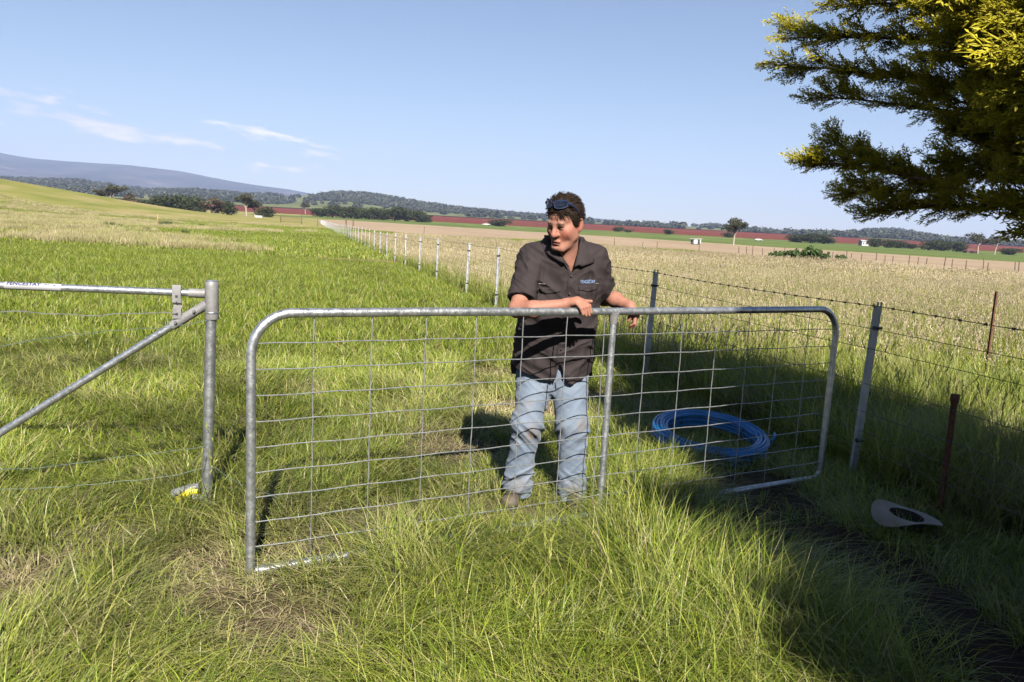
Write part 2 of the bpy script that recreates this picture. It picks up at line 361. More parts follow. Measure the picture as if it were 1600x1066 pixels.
# ---------------------------------------------------------------- leafy crowns
def rand_unit(rng, n):
    v = rng.normal(size=(n, 3)); return v/np.linalg.norm(v, axis=1, keepdims=True)
def leaf_cloud(rng, blobs, n, size, flat=.35, shell=.55):
    """n leaf clumps (bent quads) through a set of ellipsoidal masses: (centre, radii)"""
    vol = np.array([np.prod(b[1])**(2/3) for b in blobs]); k = rng.choice(len(blobs), n, p=vol/vol.sum())
    C_ = np.array([b[0] for b in blobs])[k]; R_ = np.array([b[1] for b in blobs])[k]
    u = rand_unit(rng, n); r = shell+(1-shell)*rng.random(n)**.5; r *= 1+.16*rng.normal(size=n)
    P = C_+u*R_*r[:, None]
    nr = u+rng.normal(size=(n, 3))*.8; nr /= np.linalg.norm(nr, axis=1, keepdims=True)
    a = np.cross(nr, rand_unit(rng, n)); a /= np.linalg.norm(a, axis=1, keepdims=True); b_ = np.cross(nr, a)
    s = size*rng.uniform(.5, 1.35, n)[:, None]
    V = np.stack([P-a*s*.5, P-b_*s*.36+nr*s*.06, P+a*s*.6, P+b_*s*.36+nr*s*.06], 1).reshape(-1, 3)
    Q = np.arange(4*n).reshape(n, 4); return V, Q, np.repeat(rng.random(n), 4)
GUML = leaf_mat('gum_leaves', [(.0, (.032, .038, .019)), (.5, (.056, .062, .030)), (.8, (.085, .082, .044)), (1, (.13, .095, .06))], .2, .55, (1, 1))
DENSEL = leaf_mat('dense_leaves', [(.0, (.026, .035, .010)), (.5, (.044, .056, .016)), (1, (.07, .082, .026))], .25, .55, (1, 1))
DOCKL = leaf_mat('weed_leaves', [(.0, (.045, .080, .022)), (.5, (.075, .125, .036)), (1, (.12, .17, .06))], .3, .5, (1, 1))
BROWNL = leaf_mat('brown_leaves', [(.0, (.060, .042, .024)), (.5, (.095, .065, .036)), (1, (.12, .095, .045))], .25, .6, (1, 1))
WOODL = leaf_mat('wood_leaves', [(.0, (.030, .040, .028)), (.5, (.050, .060, .040)), (1, (.075, .082, .052))], .1, .7, (.7, 1.35))
BARK = pmat('pale_bark', [(.3, (.20, .16, .12)), (.5, (.34, .29, .23)), (.7, (.48, .42, .35))], 3, .9, 0, .4, 18)
DBARK = pmat('dark_bark', [(.3, (.07, .052, .038)), (.6, (.14, .105, .075))], 5, .9, 0, .5, 30)

def tree_proto(kind, seed):
    rng = np.random.default_rng(seed); tb = MB(); blobs = []
    if kind == 'gum':           # bare leaning trunk, forked limbs, open rounded crown: unit height 1
        base = Vector((0, 0, -.03)); fork = Vector((rng.uniform(-.03, .05), 0, .36)); tb.tube([base, Vector((.01, 0, .15)), fork, fork+Vector((0, 0, .05))], [.030, .022, .018, .016], 8)
        for i in range(6):
            a = i/6*6.28+rng.uniform(-.4, .4); tip = fork+Vector((math.cos(a)*rng.uniform(.12, .27), math.sin(a)*rng.uniform(.12, .27), rng.uniform(.14, .46)))
            tb.tube([fork-Vector((0, 0, .02)), fork.lerp(tip, .5)+Vector((0, 0, .03)), tip], [.013, .009, .004], 6)
            blobs.append((tip, np.array([.15, .15, .10])*rng.uniform(.8, 1.2)))
            for _ in range(2):
                q = tip+Vector(rng.normal(size=3)*[.10, .10, .06]); blobs.append((q, np.array([.09, .09, .06])*rng.uniform(.7, 1.3)))
        blobs.append((Vector((.01, 0, .68)), np.array([.19, .19, .16])))
        V, Q, bv = leaf_cloud(rng, [(np.array(c), r) for c, r in blobs], 2600, .042, shell=.35)
    elif kind == 'dense':       # rounded hawthorn-like tree to the ground, unit height 1, width about 1.1
        for i in range(3):
            x = rng.uniform(-.2, .2); tb.tube([(0, 0, -.05), (x*.5, .01, .1), (x*1.4, .03, .25), (x*2+.05, 0, .45)], [.035, .03, .025, .012], 6)
        for i in range(15):
            a = rng.uniform(0, 6.28); r = rng.uniform(.05, .38); z = rng.uniform(.2, .72)
            blobs.append((np.array([math.cos(a)*r, math.sin(a)*r, z]), np.array([.22, .22, .20])*rng.uniform(.75, 1.2)))
        V, Q, bv = leaf_cloud(rng, blobs, 2400, .065, shell=.6)
    else:                       # wind-bent wild shrub
        for i in range(5):
            a = rng.uniform(0, 6.28); tb.tube([(0, 0, -.04), (math.cos(a)*.1, math.sin(a)*.1, .25), (math.cos(a)*.3, math.sin(a)*.3, .6)], [.03, .02, .008], 6)
        for i in range(10):
            a = rng.uniform(0, 6.28); r = rng.uniform(.05, .35); blobs.append((np.array([math.cos(a)*r, math.sin(a)*r, rng.uniform(.3, .85)]), np.array([.18, .18, .15])*rng.uniform(.7, 1.25)))
        V, Q, bv = leaf_cloud(rng, blobs, 1300, .07, shell=.5)
    me = mesh_fast('crown', V, Q, False); fattr(me, 'bv', bv)
    return me, tb
PROTO = {}
for kd, n_ in (('gum', 4), ('dense', 5), ('shrub', 2)):
    PROTO[kd] = [tree_proto(kd, 40+i*7+len(kd)) for i in range(n_)]
    PROTO[kd] = [(cm, MB().add(tb.v, tb.f)) for cm, tb in PROTO[kd]]
TRUNK_ME = {}
def plant_tree(kind, var, x, y, h, wd, label, cat, group=None, leaf=None, name='tree', rz=None, sink=0.):
    rng = np.random.default_rng(int(abs(x*13+y*7))+var)
    e = empty(name, (x, y, Hz(x, y)-sink), rng.uniform(0, 6.28) if rz is None else rz, label, cat, group)
    cm, tb = PROTO[kind][var]; leaf = leaf or {'gum': GUML, 'dense': DENSEL, 'shrub': BROWNL}[kind]
    key = (kind, var, leaf.name)
    if key not in TRUNK_ME:
        c2_ = cm.copy(); c2_.materials.append(leaf)
        to = tb.build('trunk', BARK if kind == 'gum' else DBARK, e); TRUNK_ME[key] = (c2_, to.data)
    else: to = obj('trunk', TRUNK_ME[key][1], None, e)
    co = obj('crown', TRUNK_ME[key][0], None, e)
    e.scale = (wd, wd, h); return e
def ordn(n): return ['first', 'second', 'third', 'fourth', 'fifth', 'sixth', 'seventh', 'eighth', 'ninth', 'tenth', 'eleventh', 'twelfth'][n]
def nth(k): return f"{k}{'th' if 10 <= k % 100 <= 20 else {1: 'st', 2: 'nd', 3: 'rd'}.get(k % 10, 'th')}"
PX = lambda px, Y: (px-800)/1200*Y
# the long dark hedge behind the fallow field
for i, (px, hh, ww) in enumerate([(494, 8.5, 19), (512, 11.0, 21), (530, 11, 21), (549, 11, 22), (568, 11, 21), (588, 11.5, 21), (607, 13, 22), (626, 12, 22), (643, 10.5, 19), (657, 8, 15)]):
    plant_tree('dense', i % 5, PX(px, 640), 640+(i*37 % 9), hh, ww, f'dark green hedge tree, {ordn(i)} from the left in the long hedge behind the pale field', 'tree', 'long hedge behind the fallow field', name='hedge_tree')
plant_tree('gum', 1, PX(471, 790), 790, 14, 15, 'lone dark tree against the red soil left of the long hedge', 'tree', name='field_tree')
for i, (px, Y, hh, ww, lb) in enumerate([(772, 640, 6.5, 15, 'dark rounded bush beside the white car on the red field edge'),
        (955, 700, 5.2, 9, 'small dark bush on red soil right of the man, larger of two'), (970, 700, 3.2, 7, 'low bush just right of the small dark bush by the man'),
        (1033, 690, 5.0, 9, 'olive bush on the red soil above the small white shed'), (1124, 700, 5.5, 10, 'low bush behind the trunk of the lone gum tree'),
        (1233, 600, 7.5, 14, 'left end bush of the round hedge right of the gum tree'), (1252, 600, 8.5, 14, 'middle bush of the round hedge right of the gum tree'), (1273, 600, 8.5, 16, 'right end bush of the round hedge right of the gum tree'),
        (1352, 560, 7.0, 11, 'pale olive bush just right of the white farm building'), (1372, 560, 6.5, 10, 'second olive bush right of the white farm building'), (1388, 560, 6.5, 10, 'third olive bush right of the white farm building'), (1408, 560, 4.0, 9, 'low bush between two taller olive bushes on the right'),
        (1436, 540, 7.5, 12, 'tall olive bush left of the round gum tree, first of three'), (1457, 540, 8.0, 12, 'tall olive bush left of the round gum tree, middle of three'), (1478, 540, 8.2, 12, 'tall olive bush left of the round gum tree, nearest to it'),
        (1562, 500, 5.2, 10, 'low bush right of the round gum tree')]):
    plant_tree('dense', i % 5, PX(px, Y), Y, hh, ww*1.45, lb, 'bush', name='hedge_bush')
plant_tree('gum', 0, PX(1134, 245), 245, 9.6, 10.5, 'lone gum tree with bare pale trunk standing in the fallow field', 'tree', name='gum_tree', rz=.4)
plant_tree('gum', 2, PX(1512, 470), 470, 14.5, 16, 'broad grey-brown gum tree beyond the fields on the right', 'tree', name='gum_tree')
plant_tree('gum', 3, PX(1538, 480), 480, 13.5, 15, 'second gum tree crowded against the broad one on the right', 'tree', name='gum_tree')
plant_tree('gum', 1, PX(1596, 470), 470, 12.5, 17, 'dark gum tree at the right edge below the cypress', 'tree', name='gum_tree')
# the tree row beyond the left paddock
for i, (px, Y, hh, ww, kd) in enumerate([(70, 330, 6, 9, 'shrub'), (92, 330, 7, 9, 'shrub'), (133, 420, 7, 12, 'dense'), (171, 400, 13, 13, 'gum'), (200, 400, 8.5, 8, 'shrub'), (226, 430, 7, 11, 'dense'),
        (246, 430, 9, 12, 'dense'), (266, 430, 9.5, 12, 'dense'), (287, 430, 10, 12, 'dense'), (305, 430, 8.5, 10, 'dense'), (329, 400, 8.5, 11, 'shrub'), (350, 430, 8, 10, 'dense'), (380, 400, 12, 12, 'gum'), (393, 405, 9, 9, 'gum'), (411, 430, 6, 9, 'dense')]):
    lb = {0: 'brown shrub on the hill crest, left of two', 1: 'brown shrub on the hill crest, right of two', 2: 'low dark bush right of the brown shrubs on the hill', 3: 'round gum tree behind the slope of the grassy hill', 4: 'reddish small shrub beside the round gum tree on the slope',
          10: 'reddish bare-limbed shrub in the tree row', 12: 'tall gum with pale trunk in the tree row left of the fence end', 13: 'smaller gum leaning on the tall gum in the tree row', 14: 'low bush ending the tree row at the red soil'}.get(i, f'dark hedge tree, {ordn(i-5) if i < 10 else "last"} in the tree row beyond the left paddock')
    plant_tree(kd, i % len(PROTO[kd]), PX(px, Y), Y, hh*1.1, ww*1.4, lb, 'tree' if kd != 'shrub' else 'shrub', 'tree row beyond the left paddock' if i > 4 else None, name='row_tree', sink=.3)

# woods on the hills: one mass
rng = np.random.default_rng(77); crowns = []
for i in range(5):
    V, Q, bv = leaf_cloud(rng, [(np.array([0, 0, .55]), np.array([.42, .42, .42])), (np.array([.2, .1, .4]), np.array([.3, .3, .3])), (np.array([-.2, -.1, .45]), np.array([.3, .3, .3]))], 150, .3, shell=.7)
    me = mesh_fast('wood_crown', V, Q, False); fattr(me, 'bv', bv); crowns.append(src(f'wood_crown_{i}', me, WOODL))
WC = sources('wood_crowns', crowns)
G = HV.reshape(hny, hnx, 3); n = 26000
fi = rng.random(n)*37+1; fj = rng.random(n)*(hnx-2)
i0 = fi.astype(int); j0 = fj.astype(int); a = (fi-i0)[:, None]; b_ = (fj-j0)[:, None]
P = (G[i0, j0]*(1-a)+G[i0+1, j0]*a)*(1-b_)+(G[i0, j0+1]*(1-a)+G[i0+1, j0+1]*a)*b_
wood = fbm(P[:, 0]*.0042, P[:, 1]*.0030, o=3, seed=21)
px_ = P[:, 0]/P[:, 1]*1200+800
thr = np.interp(px_, [0, 420, 470, 540, 640, 900, 1300, 1400, 1600], [.53, .56, .62, .58, .57, .62, .53, .51, .57])
keep = (wood > thr) | (rng.random(n) < .035); keep &= (P[:, 1] > 1500)
P = P[keep]; n = len(P)
z = rng.uniform(7, 16, n)
scatter('hill_woodland', P-[0, 0, 1], np.stack([np.zeros(n), np.zeros(n), rng.uniform(0, 6.28, n)], 1), np.stack([z*1.25, z*1.25, z], 1), rng.integers(0, 5, n), WC, rng.random(n))
tag(bpy.data.objects['hill_woodland'], 'scattered dark gum woodland covering the far low hills', 'woodland', kind='stuff')
# ---------------------------------------------------------------- the gate
GL, GR = Vector((-1.083, 3.153, 0)), Vector((2.098, 4.963, 0))
GD = (GR-GL); GLEN = GD.length; GD.normalize(); GANG = math.atan2(GD.y, GD.x)
gate = empty('farm_gate', GL, GANG, 'galvanised pipe farm gate with wire mesh, half in shade, propped across the track', 'gate')
zb, zt, rp, rc = .035, 1.165, .0205, .17
L_ = GLEN
def arc(cx, cz, r, a0, a1, n=9): return [(cx+r*math.cos(rad(a0+(a1-a0)*i/(n-1))), 0, cz+r*math.sin(rad(a0+(a1-a0)*i/(n-1)))) for i in range(n)]
fr = MB()
path = [(0, 0, zb), (0, 0, .3), (0, 0, .6)] + arc(rc, zt-rc, rc, 180, 90) + [(L_*.25, 0, zt), (L_*.5, 0, zt-.004), (L_*.75, 0, zt-.002)] + arc(L_-rc, zt-rc, rc, 90, 0) + [(L_, 0, .6), (L_, 0, .3), (L_, 0, zb+.05)] + arc(L_-.05, zb+.05, .05, 0, -90, 5)
fr.tube(path, rp, 16); fr.build('frame', GALV, gate)
MB().tube([(rp*.9, 0, zb), (L_*.5, 0, zb+.003), (L_-.05, 0, zb)], rp*.985, 14).build('bottom_rail', GALV, gate)
stay = MB().tube([(L_*.5+.03, 0, zb+rp*.8), (L_*.5+.03, 0, zt-rp*1.9)], .0185, 14)
stay.build('stay', GALV, gate)
MB().tube([(L_*.5+.03, 0, zt-rp*3.4), (L_*.5+.03, 0, zt-rp*2), (L_*.5+.03, 0, zt-rp*.6)], [.0195, .024, .031], 16).build('weld_collar', ALUW, gate)
for k in range(9):          # horizontal wires
    z = zt-.128-k*.1115; wv = MB(); pts = []
    for i in range(43):
        x = rp*.8+(L_-rp*1.6)*i/42; pts.append((x, -.003+.0022*math.sin(i*math.pi), z+.0022*math.sin(x*17+k)))
    wv.tube(pts, .0027, 6).build('mesh_wire', WIREM, gate)
for k in range(1, 14):      # upright wires
    x = L_*k/14 - (.0 if k != 7 else .022)
    z0 = zb+rp*.6; wv = MB(); pts = [(x+.002*math.sin(z*9+k), .0032, z0+(zt-rp*.6-z0)*z/12) for z in range(13)]
    wv.tube(pts, .0027, 6).build('mesh_wire', WIREM, gate)
MB().box((.045, -.004, zb-.002), (.075, .03, .022), bev=.004).build('hinge_lug', ALUW, gate)

# ---------------------------------------------------------------- strainer assembly on the left
SP = Vector((-1.587, 3.935, 0))
RD = Vector((-.985, -.115, 0)).normalized()          # the way the stay rail runs, out of the picture
st = empty('strainer_post', SP, 0, 'tall galvanised pipe post with stay rail and diagonal brace, left of the gate', 'fence post')
lean = Vector((.026, 0, 1)).normalized(); top = lean*1.215
MB().tube([lean*-.25, lean*.4, lean*.9, lean*1.2], .0275, 18).build('post_pipe', GALV2, st)
MB().lathe([(0, .008), (.028, .007), (.033, 0), (.0335, -.02), (.034, -.185), (.0325, -.189), (.0275, -.189)], 22, Matrix.Translation(top)).build('sleeve', ALUW, st)
MB().lathe([(0, .0125), (.0265, .012), (.0295, .0085), (.0295, .002)], 20, Matrix.Translation(top)).build('cap', GALV2, st)
MB().lathe([(.0342, -.150), (.0352, -.152), (.0352, -.158), (.0342, -.160)], 22, Matrix.Translation(top)).build('sleeve_ring', GALV2, st)
rA = top-lean*.058+RD*.034; rB = rA+RD*2.35; rB.z = 1.155
rail = MB().tube([rA, rA.lerp(rB, .3), rB], .0185, 16).build('stay_rail', GALV, st)
MB().tube([rA-RD*.006, rA+RD*.075], .0235, 16).build('rail_socket', ALUW, st)
bA = top-lean*.118+RD*.030; bB = SP*0+RD*1.62; bB.z = -.02
bdir = (bB-bA).normalized()
MB().tube([bA+bdir*.1, bA.lerp(bB, .5), bB], .0185, 16).build('brace', GALV, st)
MB().tube([bA-bdir*.012, bA+bdir*.20], .0245, 16).build('brace_socket', ALUW, st)
for k, s_ in ((.055, -1), (.165, -1)):
    c = bA+bdir*k+Vector((0, -.026, 0)); MB().lathe([(0, .010), (.007, .010), (.009, .004), (.009, 0)], 6, Matrix.Translation(c) @ Matrix.Rotation(rad(90), 4, 'X')).build('bolt', GALV2, st)
# a punched strap bracket hanging on the rail
bc = rA+RD*.128; br = MB()
prof = [(-.024, .040), (-.028, .010), (-.026, -.05), (-.012, -.062), (-.012, -.074), (-.026, -.082), (-.026, -.132)]
V = []; Fc = []
for (y_, z_) in prof:
    for sx_ in (-.021, .021): V.append(bc+RD*sx_+Vector((0, y_, z_))); V.append(bc+RD*sx_+Vector((0, y_+.004, z_)))
for i in range(len(prof)-1):
    a = i*4; b2 = a+4; Fc += [(a, a+2, b2+2, b2), (a+1, b2+1, b2+3, a+3), (a, b2, b2+1, a+1), (a+2, a+3, b2+3, b2+2)]
Fc += [(0, 1, 3, 2), (len(V)-4, len(V)-2, len(V)-1, len(V)-3)]
br.add(V, Fc); bko = br.build('strap_bracket', ALUW, st, sharp=30)
for z_, s_ in ((-.018, .0075), (-.048, .0045), (-.108, .0075)):
    MB().box(bc+Vector((0, -.0275 if z_ > -.09 else -.0272, z_)), (s_*1.6, .002, s_*1.6)).build('bolt_hole', DARKO, bko)
# the printed sleeve on the rail
rdir = (rB-rA).normalized(); side = rdir.cross(Vector((0, 0, 1))).normalized()
if side.y > 0: side = -side
upv = side.cross(rdir).normalized(); upv = upv if upv.z > 0 else -upv
def on_rail(d, an, r): return rA+rdir*d+(side*math.cos(an)+upv*math.sin(an))*r
lb0, lb1 = .690, .958
lab = MB(); V = []; Fc = []
for i in range(2):
    for j in range(25): V.append(on_rail((lb0, lb1)[i], j/24*2*math.pi, .0192))
for j in range(24): Fc.append((j, j+1, 25+j+1, 25+j))
lab.add(V, Fc); labo = lab.build('label_sleeve', pmat('label_white', [(.4, (.29, .29, .30)), (.6, (.33, .33, .335))], 8, .4), st)
INK = pmat('blue_ink', [(.4, (.006, .012, .10)), (.6, (.01, .018, .13))], 9, .5)
def text_mesh(txt, size, spacing=1.0):
    cu = bpy.data.curves.new('txt', 'FONT'); cu.body = txt; cu.size = size; cu.space_character = spacing; cu.offset = size*.03; cu.resolution_u = 3
    to = bpy.data.objects.new('txt', cu); COL.objects.link(to); bpy.context.view_layer.update()
    me = bpy.data.meshes.new_from_object(to.evaluated_get(bpy.context.evaluated_depsgraph_get())); bpy.data.objects.remove(to); bpy.data.curves.remove(cu)
    bm = bmesh.new(); bm.from_mesh(me); bpy.data.meshes.remove(me); bmesh.ops.triangulate(bm, faces=bm.faces[:])
    return bm
def wrap_text(txt, size, fn, name, mat, parent, spacing=1.0, cuts=6):
    bm = text_mesh(txt, size, spacing)
    ys_ = [v.co.y for v in bm.verts]; xs_ = [v.co.x for v in bm.verts]
    for i in range(1, cuts):
        y_ = min(ys_)+(max(ys_)-min(ys_))*i/cuts
        bmesh.ops.bisect_plane(bm, geom=bm.verts[:]+bm.edges[:]+bm.faces[:], plane_co=(0, y_, 0), plane_no=(0, 1, 0))
    wd_ = max(xs_)-min(xs_); x0_ = min(xs_)
    for v in bm.verts: v.co = fn((v.co.x-x0_)/wd_, v.co.y, v.co.x-x0_)
    me = bpy.data.meshes.new(name); bm.to_mesh(me); bm.free(); return obj(name, me, mat, parent)
wrap_text('FENCESTAY', .027, lambda u_, y_, x_: on_rail(lb1-.014-u_*.158, rad(20)+(y_)/.0192, .0199), 'lettering', INK, labo, 1.05)
for (d_, l_, an_) in ((.190, .012, 36), (.206, .006, 37), (.232, .010, 30)):      # small print after the name, too fine to read
    V = [on_rail(lb1-d_-x_, rad(an_)+y_/.0192, .0199) for y_ in (0, .004) for x_ in (0, l_)]
    MB().add(V, [(0, 1, 3, 2)]).build('fine_print', INK, labo)
# loose wires running left from the strainer
def wire(name, pts, r, mat, label, group=None, n=28, sag=0., wob=0., seed=0):
    P = [Vector(p) for p in pts]; full = []
    for i in range(len(P)-1):
        for k in range(n):
            f = k/n; p = P[i].lerp(P[i+1], f); p.z -= sag*4*f*(1-f); p.z += wob*math.sin(f*9+seed+i*3)+wob*.5*math.sin(f*23+seed); full.append(p)
    full.append(P[-1]); o_ = MB().tube(full, r, 5).build(name, mat)
    return tag(o_, label, 'wire', group)
SPw = SP
wire('fence_wire', [SP+bc+Vector((0, -.03, -.105)), (-2.42, 3.56, 1.055), (-3.4, 3.2, 1.07)], .0021, WIREM, 'thin slack wire running left from the strap bracket', sag=.006, wob=.006)
wire('fence_wire', [SP+top*.84+Vector((.0, -.03, 0)), (-2.02, 3.50, .985), (-2.45, 3.10, .92), (-3.1, 2.6, .83)], .0017, GREENW, 'sloping greenish wire crossing behind the diagonal brace', sag=.01, wob=.004, seed=2)
wire('fence_wire', [SP+lean*.36+Vector((0, -.03, 0)), (-2.33, 3.40, .345), (-3.2, 2.9, .33)], .0016, GREENW, 'low greenish wire near the grass left of the strainer post', sag=.012, wob=.004, seed=4)
wire('fence_wire', [(-1.02, 3.36, .30), SP+lean*.24+Vector((0.03, -.01, 0)), (-2.2, 3.75, .16), (-3.0, 3.6, .15)], .0016, GREENW, 'lowest greenish wire lying in the grass by the gate end', sag=.02, wob=.004, seed=5)
tie = MB(); tie.tube([top*.84+Vector((.0285*math.cos(a/10*6.28), .0285*math.sin(a/10*6.28), .001*a)) for a in range(21)], .0021, 5); tie.build('wire_tie', GREENW, st)

# ---------------------------------------------------------------- power tool in the grass
YEL = pmat('tool_yellow', [(.4, (.62, .50, .02)), (.6, (.72, .60, .03))], 15, .45)
GREYP = pmat('tool_grey', [(.4, (.12, .12, .13)), (.6, (.22, .22, .23))], 15, .5)
tl = empty('cordless_tool', (-1.675, 3.90, .075), rad(8), 'yellow and grey cordless tool lying in the grass at the strainer post foot', 'power tool')
tl.scale = (.72, .72, .72)
MB().lathe([(0, -.105), (.012, -.105), (.016, -.112), (.030, -.110), (.033, -.09), (.033, -.01), (.029, .06), (.02, .085), (0, .088)], 18, Matrix.Translation((0, 0, .055)) @ Matrix.Rotation(rad(72), 4, 'Y')).build('motor_housing', GREYP, tl)
MB().lathe([(0, 0), (.012, 0), (.013, .003), (0, .004)], 14, Matrix.Translation((-.104, -.006, .020)) @ Matrix.Rotation(rad(-108), 4, 'Y')).build('nose_opening', DARKO, tl)
MB().tube([(-.075, -.012, -.045), (-.055, -.014, -.005), (-.01, -.012, .028), (.035, -.010, .048), (.075, -.006, .045)], [.018, .026, .032, .034, .026], 14).build('body_shell', YEL, tl)
MB().tube([(.035, -.012, .02), (.08, -.01, -.01), (.12, 0, -.03), (.15, 0, -.04)], [.026, .028, .024, .022], 12).build('grip', GREYP, tl)
MB().box((-.07, -.01, -.07), (.075, .05, .05), bev=.008).build('battery', BLACKP, tl)

# ---------------------------------------------------------------- the line of steel posts and its wires
def post_mesh():
    mb = MB(); w_, d_, t_ = .026, .024, .0035; zs = [-.4, 1.19]
    prof = [(-w_, 0), (w_, 0), (w_, d_), (w_-t_*2, d_), (w_-t_, t_), (-w_+t_, t_), (-w_+t_*2, d_), (-w_, d_)]
    V = [(x, y, z) for z in zs for x, y in prof]; n = len(prof)
    Fc = [(i, (i+1) % n, n+(i+1) % n, n+i) for i in range(n)]
    mb.add(V, Fc); mb.add([(x, y, 1.19) for x, y in prof], [tuple(range(n))])
    mb.box((-.0165, .0018, 1.204), (.016, .0033, .03)); mb.box((.0165, .0018, 1.204), (.016, .0033, .03)); return mb
def add_clip(z): return MB().tube([(-.036, -.012, z), (-.026, -.02, z), (.024, -.02, z), (.032, -.012, z)], .010, 8).tube([(-.040, -.018, z-.012), (-.040, -.018, z+.012)], .012, 8)
proto_parts = None
fdir = Vector((-.2695, 1, 0)).normalized(); fang = math.atan2(fdir.y, fdir.x)-math.pi/2
PYS = [5.13, 8.44, 11.9, 15.35, 18.3, 22.6, 26.2, 30.0]
while PYS[-1] < 250: PYS.append(PYS[-1]+3.62)
rng = np.random.default_rng(5); lasto = None
def flabel(i):
    if i == 0: return 'broad grey steel fence post in shade beside the gate end, nearest of the line'
    if i == 1: return 'grey steel post standing behind the gate mesh, second of the receding line'
    if i == 2: return 'steel fence post hidden behind the man'
    return f'pale galvanised steel post, {nth(i+1)} from the gate along the receding fence'
for i, y in enumerate(PYS):
    p = empty('steel_post', (FX(y), y, Hz(FX(y), y)), fang+rng.uniform(-.25, .25), flabel(i), 'fence post', 'steel posts of the receding fence')
    p.rotation_euler.x = rng.uniform(-.015, .015); p.rotation_euler.y = rng.uniform(-.012, .022)+(.03 if i < 2 else 0)
    if i == 0:
        ob = post_mesh().build('post_body', POSTM, p, sharp=20); c1_ = add_clip(1.045).build('wire_clip', BLACKP, p); c2_ = add_clip(.27).build('wire_clip', BLACKP, p)
        holes = MB()
        hm = MB().lathe([(0, .001), (.0045, .001), (.005, 0)], 8, Matrix.Rotation(rad(90), 4, 'X')).build('bolt_hole', WHITEP, p); hm.location = (0, -.0005, 1.165)
        proto_parts = [ob, c1_, c2_, hm]
        for z_ in (.93, .72, .5): h2 = hm.copy(); COL.objects.link(h2); h2.parent = p; h2.location = (0, -.0005, z_)
    else:
        for q in proto_parts[:3 if i < 26 else 1]:
            c = q.copy(); COL.objects.link(c); c.parent = p
YW = [1.0, 5.13]+[y for y in PYS[1:]][:46]
def fence_wire_line(z, name, r, mat, label, dx=0):
    pts = []
    for k in range(len(YW)-1):
        for j in range(4):
            y = YW[k]+(YW[k+1]-YW[k])*j/4; x = FX(y)+dx; f = j/4; pts.append((x, y, Hz(FX(y), y)*(1 if y > 14 else .3)+z-.012*4*f*(1-f)))
    return tag(MB().tube(pts, r, 5).build(name, mat), label, 'wire', 'wires of the receding fence')
for k, z in enumerate((1.035, .90, .66, .47, .335, .22)):
    fence_wire_line(z, 'fence_wire', .0022, DARKW, f'plain dark strand of the post-and-wire fence, {ordn(k)} below the barbed wire')
# barbed top strand: twisted wire with barbs
bw = empty('barbed_wire', (0, 0, 0), 0, 'rusty barbed wire along the tops of the steel posts', 'wire')
pts = []; barbs = []
for k in range(len(YW)-1):
    for j in range(24):
        f = j/24; y = YW[k]+(YW[k+1]-YW[k])*f; pts.append(Vector((FX(y), y-.0, Hz(FX(y), y)*(1 if y > 14 else .3)+1.188-.015*4*f*(1-f))))
tw = MB()
near = [p for p in pts if p.y < 16]; tw.tube(pts, .0026, 5)
tw.tube([p+Vector((.0026*math.cos(i*2.2), 0, .0026*math.sin(i*2.2))) for i, p in enumerate(near)], .0017, 4); tw.build('strand', DARKW, bw)
nb = 0; d = 0
for i in range(1, len(pts)):
    seg = (pts[i]-pts[i-1]).length; d += seg
    if d > .115 and pts[i].y < 20:
        d = 0; p = pts[i]; bb = MB()
        for s_ in (-1, 1):
            q = p+fdir*.004*s_; a = (i*1.3+s_) % 6.28; dv = Vector((math.cos(a)*.9, .25*s_, math.sin(a))).normalized()*.016
            bb.tube([q-dv, q+dv], .0018, 4)
        bb.box(p, (.012, .015, .012)); bb.build('barb', DARKW, bw, smooth=False)

# ---------------------------------------------------------------- rusty pickets
def picket(loc, h, lx, ly, label, cap=False):
    e = empty('rusty_picket', loc, .6, label, 'fence post'); e.rotation_euler.x = lx; e.rotation_euler.y = ly
    mb = MB()
    for a in (90, 210, 330):
        c_, s_ = math.cos(rad(a)), math.sin(rad(a)); R = Matrix.Rotation(rad(a), 3, 'Z'); mb.box(Vector((c_*.009, s_*.009, h/2-.2)), (.018, .005, h+.4), R)
    mb.build('star_section', RUST, e, smooth=False)
    for z_ in (h*.35, h*.62, h*.9): MB().tube([(.022*math.cos(a), .022*math.sin(a), z_+.003*a) for a in [k*.7 for k in range(10)]], .0022, 5).build('tie_wire', DARKW, e)
    if cap: MB().tube([(0, 0, h-.05), (0, 0, h-.02), (0, 0, h+.008)], [.020, .026, .024], 9).build('rusted_cap', RUST, e, smooth=False)
    return e
picket((2.61, 4.42, 0), .735, -.02, .03, 'short rusty picket with thick cap in the tree shade behind the hat', True)
picket((5.38, 8.6, 0), 1.17, -.05, .10, 'thin rusty picket leaning in the sunlit tall grass at the right')

